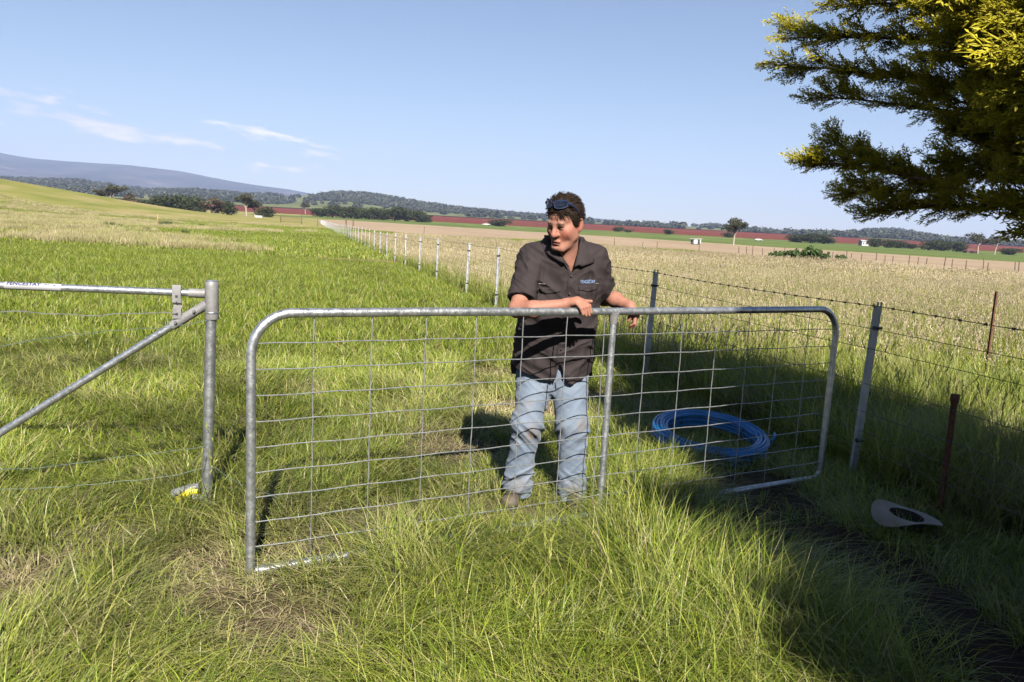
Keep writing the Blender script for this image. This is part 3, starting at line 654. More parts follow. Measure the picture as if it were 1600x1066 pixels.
# ---------------------------------------------------------------- pipe coil
BLUE = pmat('blue_pipe', [(.35, (.006, .13, .36)), (.65, (.010, .18, .46))], 6, .32, 0, .05, 40)
co = empty('pipe_coil', (1.515, 5.60, .075), 0, 'coil of bright blue plastic pipe lying on the shaded grass behind the gate', 'pipe coil'); co.rotation_euler = (rad(9), rad(1.5), .2)
rng = np.random.default_rng(9); hp = []; slots = []
for row in range(5):
    for c_ in range(5 if row % 2 == 0 else 4): slots.append((.325+c_*.0225+(row % 2)*.0112, row*.0195))
nl = len(slots); steps = 56; jit = rng.normal(size=(nl+1, 2))*.0022
for k in range(nl):
    r0_, z0_ = slots[k]; r1_, z1_ = slots[min(k+1, nl-1)]
    for i in range(steps):
        f = i/steps; g = sstep(.86, 1, f); a = f*2*math.pi
        rr = r0_+(r1_-r0_)*g+jit[k, 0]*math.sin(a*2+k)+.003*math.sin(a*3+k*2); zz = z0_+(z1_-z0_)*g+.004*math.sin(a*2+k*1.7)
        hp.append((rr*math.cos(a)*1.03, rr*math.sin(a)*.97, zz))
hp += [(.47, -.05, .03), (.52, -.02, .06), (.56, .06, .05)]
MB().tube(hp, .0116, 8).build('pipe', BLUE, co)
for a in (0.3, 1.9, 3.5, 5.0):
    c = Vector((.378*math.cos(a), .378*math.sin(a), .027)); u_ = Vector((math.cos(a), math.sin(a), 0)); lp = []
    for k in range(16): t_ = k/16*6.28; lp.append(c+u_*(.068*math.cos(t_))+Vector((0, 0, .046*math.sin(t_))))
    MB().tube(lp, .004, 6, closed=True).build('tie', BLACKP, co)
# ---------------------------------------------------------------- hat, crown down
FELT = pmat('tan_felt', [(.35, (.25, .185, .145)), (.65, (.33, .25, .20))], 9, .9, 0, .15, 220, sheen=.3)
LIN = pmat('hat_lining', [(.4, (.02, .017, .015)), (.6, (.04, .034, .03))], 9, .8)
ht = empty('felt_hat', (2.25, 4.12, .105), rad(14), 'tan felt hat lying crown down on the grass in the tree shade', 'hat'); ht.rotation_euler = (rad(3), rad(2), rad(12)); ht.scale = (.95, .95, .95)
V = []; Fc = []; na_, rings = 48, [0, .2, .4, .6, .8, 1.0]
def brim(a, f, th):
    ri = Vector((.086*math.cos(a), .104*math.sin(a), 0)); ro = Vector((.200*math.cos(a), .175*math.sin(a), 0))
    p = ri.lerp(ro, f); dip = -.030*f*f*(math.cos(a*2-.4)*.9+.2)+.012*f*math.sin(3*a+1); return (p.x, p.y, dip+th)
for th in (0, -.004):
    for f in rings:
        for j in range(na_): V.append(brim(2*math.pi*j/na_, f, th))
nr_ = len(rings)
for s_ in (0, 1):
    for i in range(nr_-1):
        for j in range(na_):
            b0 = s_*nr_*na_; q = [b0+i*na_+j, b0+i*na_+(j+1) % na_, b0+(i+1)*na_+(j+1) % na_, b0+(i+1)*na_+j]; Fc.append(q if s_ else q[::-1])
for j in range(na_):
    a0 = (nr_-1)*na_+j; a1 = (nr_-1)*na_+(j+1) % na_; Fc.append((a0, a1, a1+nr_*na_, a0+nr_*na_))
MB().add(V, Fc).build('brim', FELT, ht, sharp=60)
V = []; Fc = []
prof = [(1, 0), (1.0, -.03), (.96, -.075), (.86, -.108), (.6, -.118), (.25, -.104), (0.02, -.098)]
for (s_, z_) in prof:
    for j in range(na_):
        a = 2*math.pi*j/na_; V.append((.0862*s_*math.cos(a), .1042*s_*math.sin(a), z_))
for i in range(len(prof)-1):
    for j in range(na_): Fc.append((i*na_+j, i*na_+(j+1) % na_, (i+1)*na_+(j+1) % na_, (i+1)*na_+j))
MB().add(V, Fc).build('crown', LIN, ht)
# ---------------------------------------------------------------- small things far off
def white_car(px, Y, ln, label, rz):
    x = PX(px, Y); e = empty('parked_car', (x, Y, Hz(x, Y)+.05), rz, label, 'car'); k = ln/4.6; e.scale = (k, k, k)
    prof = [(-2.3, .45), (-2.25, .85), (-1.5, .98), (-.75, 1.45), (.75, 1.5), (1.5, 1.05), (2.2, .95), (2.3, .45)]
    V = [(a, s_*.85*(1 if z < 1.1 else .8), z) for s_ in (-1, 1) for a, z in prof]; n_ = len(prof)
    Fc = [tuple(range(n_-1, -1, -1)), tuple(range(n_, 2*n_))]+[(i, (i+1) % n_, n_+(i+1) % n_, n_+i) for i in range(n_)]
    MB().add(V, Fc).build('body', WHITEP, e, sharp=25)
    for s_ in (-1, 1):
        MB().add([(-1.25, s_*.80, 1.06), (-.68, s_*.72, 1.38), (.68, s_*.72, 1.42), (1.25, s_*.80, 1.08)], [(0, 1, 2, 3) if s_ > 0 else (3, 2, 1, 0)]).build('side_window', DARKO, e).location = (0, s_*.04, 0)
        for a in (-1.4, 1.4): MB().lathe([(0, .1), (.2, .11), (.33, .1), (.34, 0), (.33, -.1), (0, -.1)], 14, Matrix.Translation((a, s_*.78, .33)) @ Matrix.Rotation(rad(90), 4, 'X')).build('wheel', BLACKP, e)
white_car(751, 640, 6.6, 'small white car beside the dark bush at the red field edge', .05)
white_car(1172, 560, 5.4, 'small white car on the green strip right of the lone gum tree', -.05)
x = PX(1076, 212); e = empty('field_shed', (x, 212, Hz(x, 212)), .35, 'small white field shed with dark doorway on the fallow ground', 'shed')
MB().box((0, 0, .85), (2.3, 1.5, 1.3), bev=.04).build('wall', WHITEP, e, sharp=20)
MB().box((-.45, 0, 1.56), (3.8, 1.8, .09), Matrix.Rotation(rad(-3), 3, 'Y')).build('roof', WHITEP, e, smooth=False)
MB().box((.42, -.76, .85), (.62, .06, 1.15)).build('doorway', DARKO, e, smooth=False)
for sx_ in (-.8, .8): MB().box((sx_, 0, .1), (.15, 1.4, .22)).build('skid', DARKO, e, smooth=False)
x = PX(1335, 610); e = empty('farm_building', (x, 610, Hz(x, 610)), .1, 'small white farm building among bushes on the right', 'building')
MB().box((0, 0, 1.7), (6.0, 5, 3.6)).build('wall', WHITEP, e, smooth=False); MB().add([(-3.3, -2.9, 3.45), (3.3, -2.9, 3.45), (3.3, 2.9, 3.45), (-3.3, 2.9, 3.45), (-3.3, 0, 4.5), (3.3, 0, 4.5)], [(0, 1, 5, 4), (2, 3, 4, 5), (1, 2, 5), (3, 0, 4)]).build('roof', pmat('grey_roof', [(.4, (.3, .3, .31)), (.6, (.38, .38, .4))], 2, .6), e, smooth=False)
for sx_ in (-1.6, 1.4): MB().box((sx_, -2.52, 1.9), (.9, .06, 1.1)).build('window', DARKO, e, smooth=False)
x = PX(1501, 500); e = empty('farm_house', (x, 500, Hz(x, 500)-1.2), -.15, 'low house with dull red roof left of the broad gum tree', 'house')
MB().box((0, 0, 1.1), (7.2, 6, 2.4)).build('wall', pmat('house_wall', [(.4, (.10, .07, .058)), (.6, (.13, .09, .07))], 2, .8), e, smooth=False)
MB().add([(-4, -3.4, 2.25), (4, -3.4, 2.25), (4, 3.4, 2.25), (-4, 3.4, 2.25), (-2, 0, 4.3), (2, 0, 4.3)], [(0, 1, 5, 4), (2, 3, 4, 5), (1, 2, 5), (3, 0, 4)]).build('roof', pmat('red_roof', [(.4, (.085, .030, .024)), (.6, (.11, .038, .03))], 1, .7), e, smooth=False)
for sx_ in (-2, 1.8): MB().box((sx_, -3.02, 1.2), (1.1, .06, 1)).build('window', DARKO, e, smooth=False)
x = PX(399, 290); e = empty('water_trough', (x, 290, Hz(x, 290)), .1, 'white water trough far down the green paddock', 'trough')
for (c_, d_) in (((0, -.4, .5), (2.6, .08, .75)), ((0, .4, .5), (2.6, .08, .75)), ((-1.26, 0, .5), (.08, .72, .75)), ((1.26, 0, .5), (.08, .72, .75)), ((0, 0, .2), (2.44, .72, .1))):
    MB().box(c_, d_).build('trough_side', WHITEP, e, smooth=False)
# far rusty gate that closes the paddock
e = empty('far_gate', (PX(447, 212), 212, Hz(PX(447, 212), 212)), rad(4), 'thin rusty pipe gate at the far end of the paddock by the fence', 'gate')
MB().tube([(-2.6, 0, .35), (-2.6, 0, 1.5), (2.6, 0, 1.5), (2.6, 0, .35), (-2.6, 0, .35)], .045, 6).build('frame', RUST, e)
for z_ in (.65, .95, 1.22): MB().tube([(-2.6, 0, z_), (2.6, 0, z_)], .025, 5).build('rail', RUST, e)
for px, Y, h, r, mt, lb in [(433, 212, 2.0, .10, DBARK, 'wooden post on the left of the far rusty gate'), (465, 206, 2.3, .16, DBARK, 'dark strainer post at the far end of the steel post fence'), (490, 165, 1.5, .07, DBARK, 'dark wooden post among the far steel posts'),
                        (534, 150, 2.2, .16, DBARK, 'thick dark post at the pale field edge behind the steel posts'), (545, 148, 2.0, .12, DBARK, 'leaning dark post just right of the thick dark post'), (655, 118, 1.4, .05, DBARK, 'thin dark post at the pale field edge right of the hedge')]:
    x = PX(px, Y); o_ = MB().tube([(0, 0, -.3), (.02, 0, h*.5), (.03, 0, h)], [r, r*.95, r*.85], 9).tube([(.03, 0, h), (.03, 0, h+.04)], [r*.85, r*.4], 9).build('wooden_post', mt, None, loc=(x, Y, Hz(x, Y))); tag(o_, lb, 'fence post')
x = PX(242, 93); tag(MB().tube([(0, 0, -.3), (0, 0, .7), (.01, 0, 1.25)], [.05, .05, .045], 8).tube([(.01, 0, 1.25), (.01, 0, 1.28)], [.045, .02], 8).build('marker_post', pmat('orange_wood', [(.4, (.45, .22, .11)), (.6, (.55, .30, .16))], 3, .8), None, loc=(x, 93, Hz(x, 93))), 'short orange-brown marker post in the left paddock behind a rush clump', 'post')
fp = [(951, 118), (994, 116), (1017, 112), (1082, 100), (1144, 96), (1156, 95), (1165, 94), (1181, 93), (1197, 92), (1214, 91), (1231, 89), (1289, 82), (1311, 81), (1318, 90), (1334, 79), (1357, 77), (1371, 88), (1383, 75), (1408, 73), (1422, 86), (1435, 72), (1463, 70), (1475, 84), (1497, 69), (1524, 80), (1530, 68), (1573, 78), (1579, 66)]
pm = MB().tube([(0, 0, -.4), (.01, 0, .5), (.02, 0, 1)], [.055, .05, .045], 7).tube([(.02, 0, 1), (.022, 0, 1.02)], [.045, .02], 7)
pmesh = None; rng = np.random.default_rng(4)
for k, (px, Y) in enumerate(fp):
    x = PX(px, Y); h = [1.25, .95, 1.05][k % 3]*(1 if px > 1100 else .9)
    if pmesh is None: o_ = pm.build('paddock_post', DBARK); pmesh = o_.data
    else: o_ = obj('paddock_post', pmesh)
    o_.location = (x, Y, Hz(x, Y)); o_.scale = (1, 1, h); o_.rotation_euler = (0, rng.uniform(-.08, .08), rng.uniform(0, 6))
    tag(o_, f'thin weathered post, {nth(k+1)} from the left in the far fence along the pale field', 'fence post', 'posts of the far paddock fence')
# leafy weeds at the field edge
rng = np.random.default_rng(31)
def weed_mesh(seed):
    rng = np.random.default_rng(seed); blobs = [(np.array([rng.uniform(-.35, .35), rng.uniform(-.35, .35), rng.uniform(.2, .8)]), np.array([.2, .2, .24])) for _ in range(12)]
    V, Q, bv = leaf_cloud(rng, blobs, 700, .17, shell=.3); me = mesh_fast('weed', V, Q, False); fattr(me, 'bv', bv); return me
wm = []
for k in range(3): q = weed_mesh(60+k); q.materials.append(DOCKL); wm.append(q)
for k, (px, Y, h, wd) in enumerate([(1196, 83, .85, 1.7), (1210, 84, .95, 1.8), (1226, 82, 1.1, 1.9), (1240, 83, 1.45, 2.0), (1252, 84, 1.65, 2.0), (1265, 82, 1.4, 1.9), (1279, 80, 1.1, 1.7), (1303, 76, .95, 1.4), (1312, 75, .5, 1.6)]):
    x = PX(px, Y); o_ = obj('leafy_weed', wm[k % 3], None, None, (x, Y, Hz(x, Y)-.05), (0, 0, k*1.7)); o_.scale = (wd*.75, wd*.75, h)
    tag(o_, f'dark leafy weed clump, {ordn(k)} from the left in the patch before the pale field', 'weed', 'leafy weeds at the edge of the pale field')

# ---------------------------------------------------------------- grass
def blades(rng, n, R, h0, h1, wd, bend, segs=4, droop=.35, outward=.6):
    r = R*np.sqrt(rng.random(n)); a = rng.uniform(0, 2*np.pi, n); root = np.stack([r*np.cos(a), r*np.sin(a), np.zeros(n)], 1)
    az = a*outward+rng.uniform(0, 2*np.pi, n)*(1-outward)+rng.normal(size=n)*.6
    d = np.stack([np.cos(az), np.sin(az), np.zeros(n)], 1); h = rng.uniform(h0, h1, n); bn_ = bend*rng.uniform(.25, 1.5, n)
    sd_ = np.stack([-np.sin(az), np.cos(az), np.zeros(n)], 1); tw_ = rng.normal(size=n)*.7
    side_ = sd_*np.cos(tw_)[:, None]+d*np.sin(tw_)[:, None]
    V = []; w0 = wd*rng.uniform(.6, 1.25, n)
    for i in range(segs+1):
        t_ = i/segs; o_ = bn_*h*(t_**1.8); z = h*(t_-droop*bn_*t_**2.5)
        c = root+d*o_[:, None]; c[:, 2] = z; ww = (w0*(1-t_)**.6*(.55+.45*min(1, t_*4))+.0002)[:, None]
        V += [c-side_*ww*.5, c+side_*ww*.5]
    V = np.stack(V, 1); k = 2*(segs+1); b0 = (np.arange(n)*k)[:, None]
    Q = np.concatenate([np.stack([b0[:, 0]+2*i, b0[:, 0]+2*i+1, b0[:, 0]+2*i+3, b0[:, 0]+2*i+2], 1) for i in range(segs)])
    return V.reshape(-1, 3), Q, np.repeat(rng.random(n), k)
def heads(rng, n, R, h0, h1, wd=.0022, hl=.10, hw=.007):
    V, Q, bv = blades(rng, n, R, h0, h1, wd, .22, 4, .2); V4 = V.reshape(n, -1, 3); tip = V4[:, -1]; prev = V4[:, -3]; dr = tip-prev; dr /= np.linalg.norm(dr, axis=1, keepdims=True)
    VV = [V]; QQ = [Q]; bb = [bv*.0+.95]; base = len(V)
    for k in range(9):
        s_ = np.cross(dr, rand_unit(rng, n)); s_ /= np.linalg.norm(s_, axis=1, keepdims=True); c = tip-dr*hl*(k/9)
        l = hl*.32; q = np.stack([c, c+dr*l*.5+s_*hw, c+dr*l+s_*hw*.7, c+dr*l*.5], 1).reshape(-1, 3)
        VV.append(q); QQ.append(base+np.arange(4*n).reshape(n, 4)); base += 4*n; bb.append(np.full(4*n, 1.0))
    return np.concatenate(VV), np.concatenate(QQ), np.concatenate(bb)
def merge(*parts):
    V = []; Q = []; B = []; b = 0
    for v, q, c in parts: V.append(v); Q.append(q+b); B.append(c); b += len(v)
    return np.concatenate(V), np.concatenate(Q), np.concatenate(B)
GST = [(0, (.074, .124, .010)), (.3, (.150, .218, .018)), (.6, (.245, .300, .032)), (.86, (.325, .350, .055)), (.95, (.40, .36, .14)), (1, (.45, .37, .23))]
STRAW = (.43, .345, .215)
GRASS = leaf_mat('grass_blades', GST, .36, .42, (.70, 1.25), STRAW, .35, 'INSTANCER', True)
GRASSN = leaf_mat('grass_blades_near', GST, .36, .42, (.62, 1.30), STRAW, .35, 'GEOMETRY')
rng = np.random.default_rng(101)
def mk(name, fn, k, mat):
    r_ = []
    for i in range(k):
        V, Q, B = fn()
        if B is None: B = rng.uniform(.62, .9, len(V))          # still green in the ear
        me = mesh_fast(name, V, Q, True); fattr(me, 'bv', np.clip(B, 0, 1)); r_.append(src(f'{name}_{i}', me, mat))
    return r_
def seg_d(x, y, pts):
    d = np.full(np.shape(x), 1e9)
    for (ax, ay), (bx, by) in zip(pts[:-1], pts[1:]):
        vx, vy = bx-ax, by-ay; t_ = np.clip(((x-ax)*vx+(y-ay)*vy)/(vx*vx+vy*vy), 0, 1); d = np.minimum(d, np.hypot(x-ax-t_*vx, y-ay-t_*vy))
    return d
TRACK = [(1.55, 4.75), (1.60, 4.2), (1.72, 3.6), (1.80, 3.0), (1.95, 2.3), (2.2, 1.2), (2.3, -2)]
BARE = [(-1.20, 3.00, .16), (-.92, 3.42, .15), (-1.35, 3.25, .14), (-2.05, 2.95, .25), (-.62, 3.95, .16), (-.35, 5.2, .3), (.2, 6.6, .35), (-1.9, 3.45, .15), (1.12, 3.85, .16), (-.1, 8.3, .3), (-.8, 2.75, .18), (.65, 7.3, .3), (.06, 4.08, .20), (.36, 4.0, .14)]
LUSH = [(.80, 3.45, .38, 1.0), (.95, 3.25, .35, .9), (.25, 3.05, .45, .42), (-.3, 2.85, .4, .45), (1.0, 3.9, .3, .8), (.9, 2.75, .35, .8), (1.35, 2.75, .3, .7), (-1.5, 2.75, .25, .6), (-1.35, 3.75, .18, .6), (.7, 4.3, .25, .6), (1.2, 5.1, .3, .4), (2.0, 5.0, .2, .6), (-.95, 4.7, .5, .25), (-1.65, 4.15, .2, .5), (-.55, 3.25, .22, .75), (-.15, 3.42, .28, .55), (-2.2, 3.3, .3, .4)]
def cfield(x, y):
    g = .55+.9*(fbm(x*1.3, y*1.3, o=3, seed=50)-.5)*2*.6+.25*(vnoise(x*.35, y*.35, seed=51)-.5)
    for (cx, cy, s_, a_) in LUSH: g = g+a_*np.exp(-((x-cx)**2+(y-cy)**2)/(2*s_*s_))
    bare = np.zeros_like(g)
    for (cx, cy, s_) in BARE: bare = np.maximum(bare, np.exp(-((x-cx)**2+(y-cy)**2)/(2*s_*s_)))
    tr = 1-sstep(.16, .44, seg_d(x, y, TRACK)-.05+.34*(vnoise(x*4, y*4, seed=9)-.5))
    g = g*(1-.75*bare); return g, bare, tr
def rrot(n, tilt=.16): return np.stack([rng.normal(size=n)*tilt, rng.normal(size=n)*tilt, rng.uniform(0, 6.28, n)], 1)
# near sward: every blade its own strip, one mesh
def strips(root, az, h, bn_, w0, segs, droop, lay=None):
    n = len(root); d = np.stack([np.cos(az), np.sin(az), np.zeros(n)], 1); sd_ = np.stack([-np.sin(az), np.cos(az), np.zeros(n)], 1); tw_ = rng.normal(size=n)*.7
    side_ = sd_*np.cos(tw_)[:, None]+d*np.sin(tw_)[:, None]; V = []
    for i in range(segs+1):
        t_ = i/segs; c = root+d*(bn_*h*(t_**1.7))[:, None]; c[:, 2] += h*np.maximum(t_-droop*bn_*t_**2.4, t_*.12)
        ww = (w0*(1-t_)**.6*(.6+.4*min(1, t_*4))+.0002)[:, None]; V += [c-side_*ww*.5, c+side_*ww*.5]
    V = np.stack(V, 1); k = 2*(segs+1); b0 = np.arange(n)*k
    Q = np.concatenate([np.stack([b0+2*i, b0+2*i+1, b0+2*i+3, b0+2*i+2], 1) for i in range(segs)]); return V.reshape(-1, 3), Q, k
n = 13800; y = rng.uniform(1.7, 9.0, n); x = rng.uniform(-1, 1, n)*(.74*y+.7)
g, bare, tr = cfield(x, y); tall = x > FX(y)+.12
keep = (rng.random(n) < (1-.35*bare)*(1-.96*tr)); x, y, g, bare, tall = (q[keep] for q in (x, y, g, bare, tall)); n = len(x)
hT = np.clip(.072+.118*g, .05, .36)*rng.uniform(.75, 1.25, n); hT = np.where(tall, np.clip(.30+.18*g, .25, .55)*rng.uniform(.7, 1.2, n), hT); hT = np.where((bare > .35), hT*.55, hT)
dryT = np.clip((fbm(x*1.6, y*1.6, o=3, seed=61)-.58)*1.3+bare*.5+rng.normal(size=n)*.10+np.where(tall, .12, 0), 0, .92)
tinT = np.clip(.5+.9*(fbm(x*.9, y*.9, o=2, seed=62)-.5)*2+rng.normal(size=n)*.2, 0, 1)
layT = 6.28*2*vnoise(x*.9, y*.9, seed=66)
nb = rng.integers(16, 24, n); ti_ = np.repeat(np.arange(n), nb); m_ = len(ti_)
rr = (.030+.009*y[ti_])*np.sqrt(rng.random(m_)); aa = rng.uniform(0, 6.28, m_); rx, ry = x[ti_]+rr*np.cos(aa), y[ti_]+rr*np.sin(aa)
root = np.stack([rx, ry, Hh(rx, ry)-.006], 1); az = np.where(rng.random(m_) < .38, aa, layT[ti_])+rng.normal(size=m_)*.7
hb = hT[ti_]*rng.uniform(.5, 1.35, m_); flat = rng.random(m_) < (.06+.6*bare[ti_]); hb = np.where(flat, hb*.8, hb); bn_ = np.where(flat, rng.uniform(1.5, 2.6, m_), np.where(rng.random(m_) < .5, rng.uniform(.25, .95, m_), rng.uniform(.9, 2.0, m_)))*np.where(tall[ti_], .6, 1)
w0 = (.0030+.00062*ry)*rng.uniform(.6, 1.35, m_)
V, Q, k = strips(root, az, hb, bn_, w0, 3, .32)
bv = rng.random(m_); dr_ = np.clip(dryT[ti_]+rng.normal(size=m_)*.16+flat*(.10+.5*bare[ti_]), 0, .95); tn_ = np.clip(tinT[ti_]+rng.normal(size=m_)*.12, 0, 1)
me = mesh_fast('near_grass', V, Q); fattr(me, 'bv', np.repeat(bv, k)); fattr(me, 'dry', np.repeat(dr_, k)); fattr(me, 'tint', np.repeat(tn_, k))
tag(obj('near_grass', me, GRASSN), 'lush tangled green grass around the gate and the man', 'grass', kind='stuff')
# seeding stalks among it
st_ = mk('d_seed', lambda: merge(heads(rng, 3, .05, .30, .48, .0024, .085, .0055), blades(rng, 6, .05, .12, .28, .0042, .5))[:2]+(None,), 4, GRASS)
n = 700; y = rng.uniform(1.9, 9, n); x = rng.uniform(-1, 1, n)*(.74*y+.7); g, bare, tr = cfield(x, y); tall = x > FX(y)+.12
ok = ((g > .95) & (rng.random(n) < .30) | tall) & (tr < .2) & (y > 2.7); x, y, tall = x[ok], y[ok], tall[ok]; n = len(x)
tag(scatter('seeding_grass', np.stack([x, y, Hh(x, y)-.01], 1), rrot(n, .1), rng.uniform(.75, 1.15, n)*np.where(tall, 1.5, 1), rng.integers(0, 4, n), sources('seed_stalks', st_), rng.random(n), rng.uniform(0, .35, n)), 'thin seeding stalks rising from the grass', 'grass', kind='stuff')
# farther off: square tiles of sward laid along the fence
def tile_blades(n, S, h0, h1, wd, bend, segs, tallish=0):
    px, py = rng.uniform(-S/2, S/2, n), rng.uniform(-S/2, S/2, n); hv = h0+(h1-h0)*np.clip(fbm(px*3/S*2+rng.uniform(0, 50), py*3/S*2, o=3, seed=int(rng.integers(999)))*1.5-.25, 0, 1)
    V, Q, k = strips(np.stack([px, py, np.zeros(n)], 1), rng.uniform(0, 6.28, n), hv*rng.uniform(.5, 1.25, n), bend*rng.uniform(.25, 1.5, n), wd*rng.uniform(.6, 1.4, n), segs, .3); return V, Q, np.repeat(rng.random(n), k)
def tile_heads(n, S, h0, h1, wd, hl_, hw_):
    V, Q, B = heads(rng, n, .001, h0, h1, wd, hl_, hw_); k = len(V)//n
    nv = n*10; off = np.stack([rng.uniform(-S/2, S/2, n), rng.uniform(-S/2, S/2, n), np.zeros(n)], 1)
    per = [np.repeat(off, nv//n, 0)]+[np.repeat(off, 4, 0)]*9; return V+np.concatenate(per), Q, B
S1 = 1.2
F_ = mk('e_tile', lambda: tile_blades(1300, S1, .08, .24, .0105, .75, 3), 6, GRASS)
G_ = mk('f_talltile', lambda: merge(tile_blades(620, S1, .22, .52, .009, .45, 3), tile_heads(115, S1, .40, .72, .0042, .12, .009)), 6, GRASS)
S2 = 5.0
I_ = mk('g_fartile', lambda: tile_blades(2400, S2, .08, .24, .036, .6, 2), 5, GRASS)
J_ = mk('h_fartalltile', lambda: merge(tile_blades(1300, S2, .22, .5, .032, .4, 2), tile_heads(620, S2, .42, .72, .012, .16, .024)), 5, GRASS)
K_ = mk('i_palepatch', lambda: merge(blades(rng, 160, .8, .25, .55, .026, .4, 2)), 4, GRASS)
MID = sources('mid_tiles', F_+G_); FAR = sources('far_tiles', I_+J_); PALE = sources('pale_patches', K_)
fu = np.array([fdir.x, fdir.y]); fv = np.array([fdir.y, -fdir.x]); f0 = np.array([FX(0), 0.])
def tiles(S, y0, y1):
    uu, vv = np.meshgrid(np.arange(-60, 60)*S+S/2, np.arange(-60, 60)*S+S/2); P2 = f0+uu.ravel()[:, None]*fu+vv.ravel()[:, None]*fv; x, y = P2.T
    ok = (y > y0) & (y <= y1) & (np.abs(x) < .74*y+S+1); return x[ok], y[ok], vv.ravel()[ok] > 0
def slope_rot(x, y, base, n):
    e_ = .5; nx_ = -(Hh(x+e_, y)-Hh(x-e_, y))/(2*e_); ny_ = -(Hh(x, y+e_)-Hh(x, y-e_))/(2*e_); ph = base+rng.integers(0, 4, n)*math.pi/2
    lx = nx_*np.cos(ph)+ny_*np.sin(ph); ly = -nx_*np.sin(ph)+ny_*np.cos(ph); return np.stack([-np.arcsin(ly/np.sqrt(1+nx_**2+ny_**2)), np.arctan2(lx, 1), ph], 1)
x, y, tall = tiles(S1, 8.4, 31); n = len(x)
furrow = np.exp(-((x-FX(y)+1.3)/.5)**2)*~tall
idx = np.where(tall, rng.integers(6, 12, n), rng.integers(0, 6, n)); scl = np.stack([np.ones(n), np.ones(n), rng.uniform(.85, 1.15, n)*(1-.4*furrow)*np.where(tall, .95, 1)], 1)
dry = np.clip(np.where(tall, -.02, -.04)+rng.normal(size=n)*.02, -.2, .9); tint = np.clip(.48-.25*furrow+rng.normal(size=n)*.03, 0, 1)
tag(scatter('paddock_grass', np.stack([x, y, Hh(x, y)-.01], 1), slope_rot(x, y, fang, n), scl, idx, MID, tint, dry), 'green pasture and taller seeding grass either side of the receding fence', 'grass', kind='stuff')
x, y, tall = tiles(S2, 31.5, 140)
tgy = np.interp(x, [p[0] for p in TG], [p[1] for p in TG]); ok = ~tall | (y < tgy-3); x, y, tall, tgy = x[ok], y[ok], tall[ok], tgy[ok]; n = len(x)
band = np.where(tall, sstep(.48, .66, y/tgy), 0)
idx = np.where(tall & (rng.random(n) > band), rng.integers(5, 10, n), rng.integers(0, 5, n)); scl = np.stack([np.ones(n), np.ones(n), rng.uniform(.85, 1.15, n)], 1)
dry = np.clip(np.where(tall, .13*(1-band)-.02, -.06+.22*sstep(-22, -55, x))+rng.normal(size=n)*.03, -.2, .95); tint = np.clip(.5+.8*(fbm(x*.06, y*.06, o=2, seed=73)-.5)+rng.normal(size=n)*.03, 0, 1)
tag(scatter('far_grass', np.stack([x, y, Hh(x, y)-.01], 1), slope_rot(x, y, fang, n), scl, idx, FAR, tint, dry), 'distant pasture up to the fallow field and the hill', 'grass', kind='stuff')
# straw-coloured tufts on the left below the hill
n = 9000; y = rng.uniform(34, 150, n); x = -rng.uniform(.26, .76, n)*y; lm = fbm(x*.05, y*.085, o=3, seed=71)+.10*sstep(-.36, -.55, x/y)-.05
ok = (rng.random(n) < sstep(.46, .58, lm)) & (x < -12); x, y = x[ok], y[ok]; n = len(x)
tag(scatter('straw_grass', np.stack([x, y, Hh(x, y)-.01], 1), rrot(n, .05), np.stack([rng.uniform(.6, 1.2, n)]*2+[rng.uniform(.5, 1.0, n)], 1), rng.integers(0, 4, n), PALE, rng.uniform(.6, 1, n), rng.uniform(.55, .95, n)), 'pale straw-coloured grass tufts below the hill on the left', 'grass', kind='stuff')
# rush tussocks
RUSHL = leaf_mat('rush_blades', [(0, (.040, .070, .022)), (.6, (.075, .105, .036)), (1, (.20, .17, .08))], .2, .5, (1, 1))
rm = []
for k in range(3): V, Q, B = blades(rng, 200, .32, .5, 1.0, .016, .35, 3, .2); me = mesh_fast('rush_tussock', V, Q); fattr(me, 'bv', B*.8); me.materials.append(RUSHL); rm.append(me)
for k, (px, Y, s_, lb) in enumerate([(253, 82, 1.6, 'wide dark rush clump in front of the orange marker post'), (259, 98, 1.1, 'small dark rush clump behind the wide one by the marker post'), (167, 62, 1.2, 'brownish rush clump in the left paddock below the grassy hill'), (182, 66, .8, 'small rush clump right of the brownish clump in the left paddock'), (310, 100, .8, 'low rush clump in the middle of the green paddock'), (225, 58, .8, 'tawny tuft left of the green paddock middle'), (285, 58, .8, 'isolated tawny tuft in the open green paddock'),
                                (1190, 60, .8, 'dark tuft in the green band before the weeds'), (1510, 55, .9, 'dark tussock in the green band near the right edge'), (1560, 62, 1.0, 'brown tussock beside a far fence post at the right edge'), (1527, 66, 1.0, 'brown tussock under a far fence post left of the right edge')]):
    x = PX(px, Y); o_ = obj('rush_tussock', rm[k % 3], None, None, (x, Y, Hz(x, Y)), (0, 0, k)); o_.scale = (s_*1.25, s_, s_*.62); tag(o_, lb, 'tussock', 'rush tussocks in the paddocks')
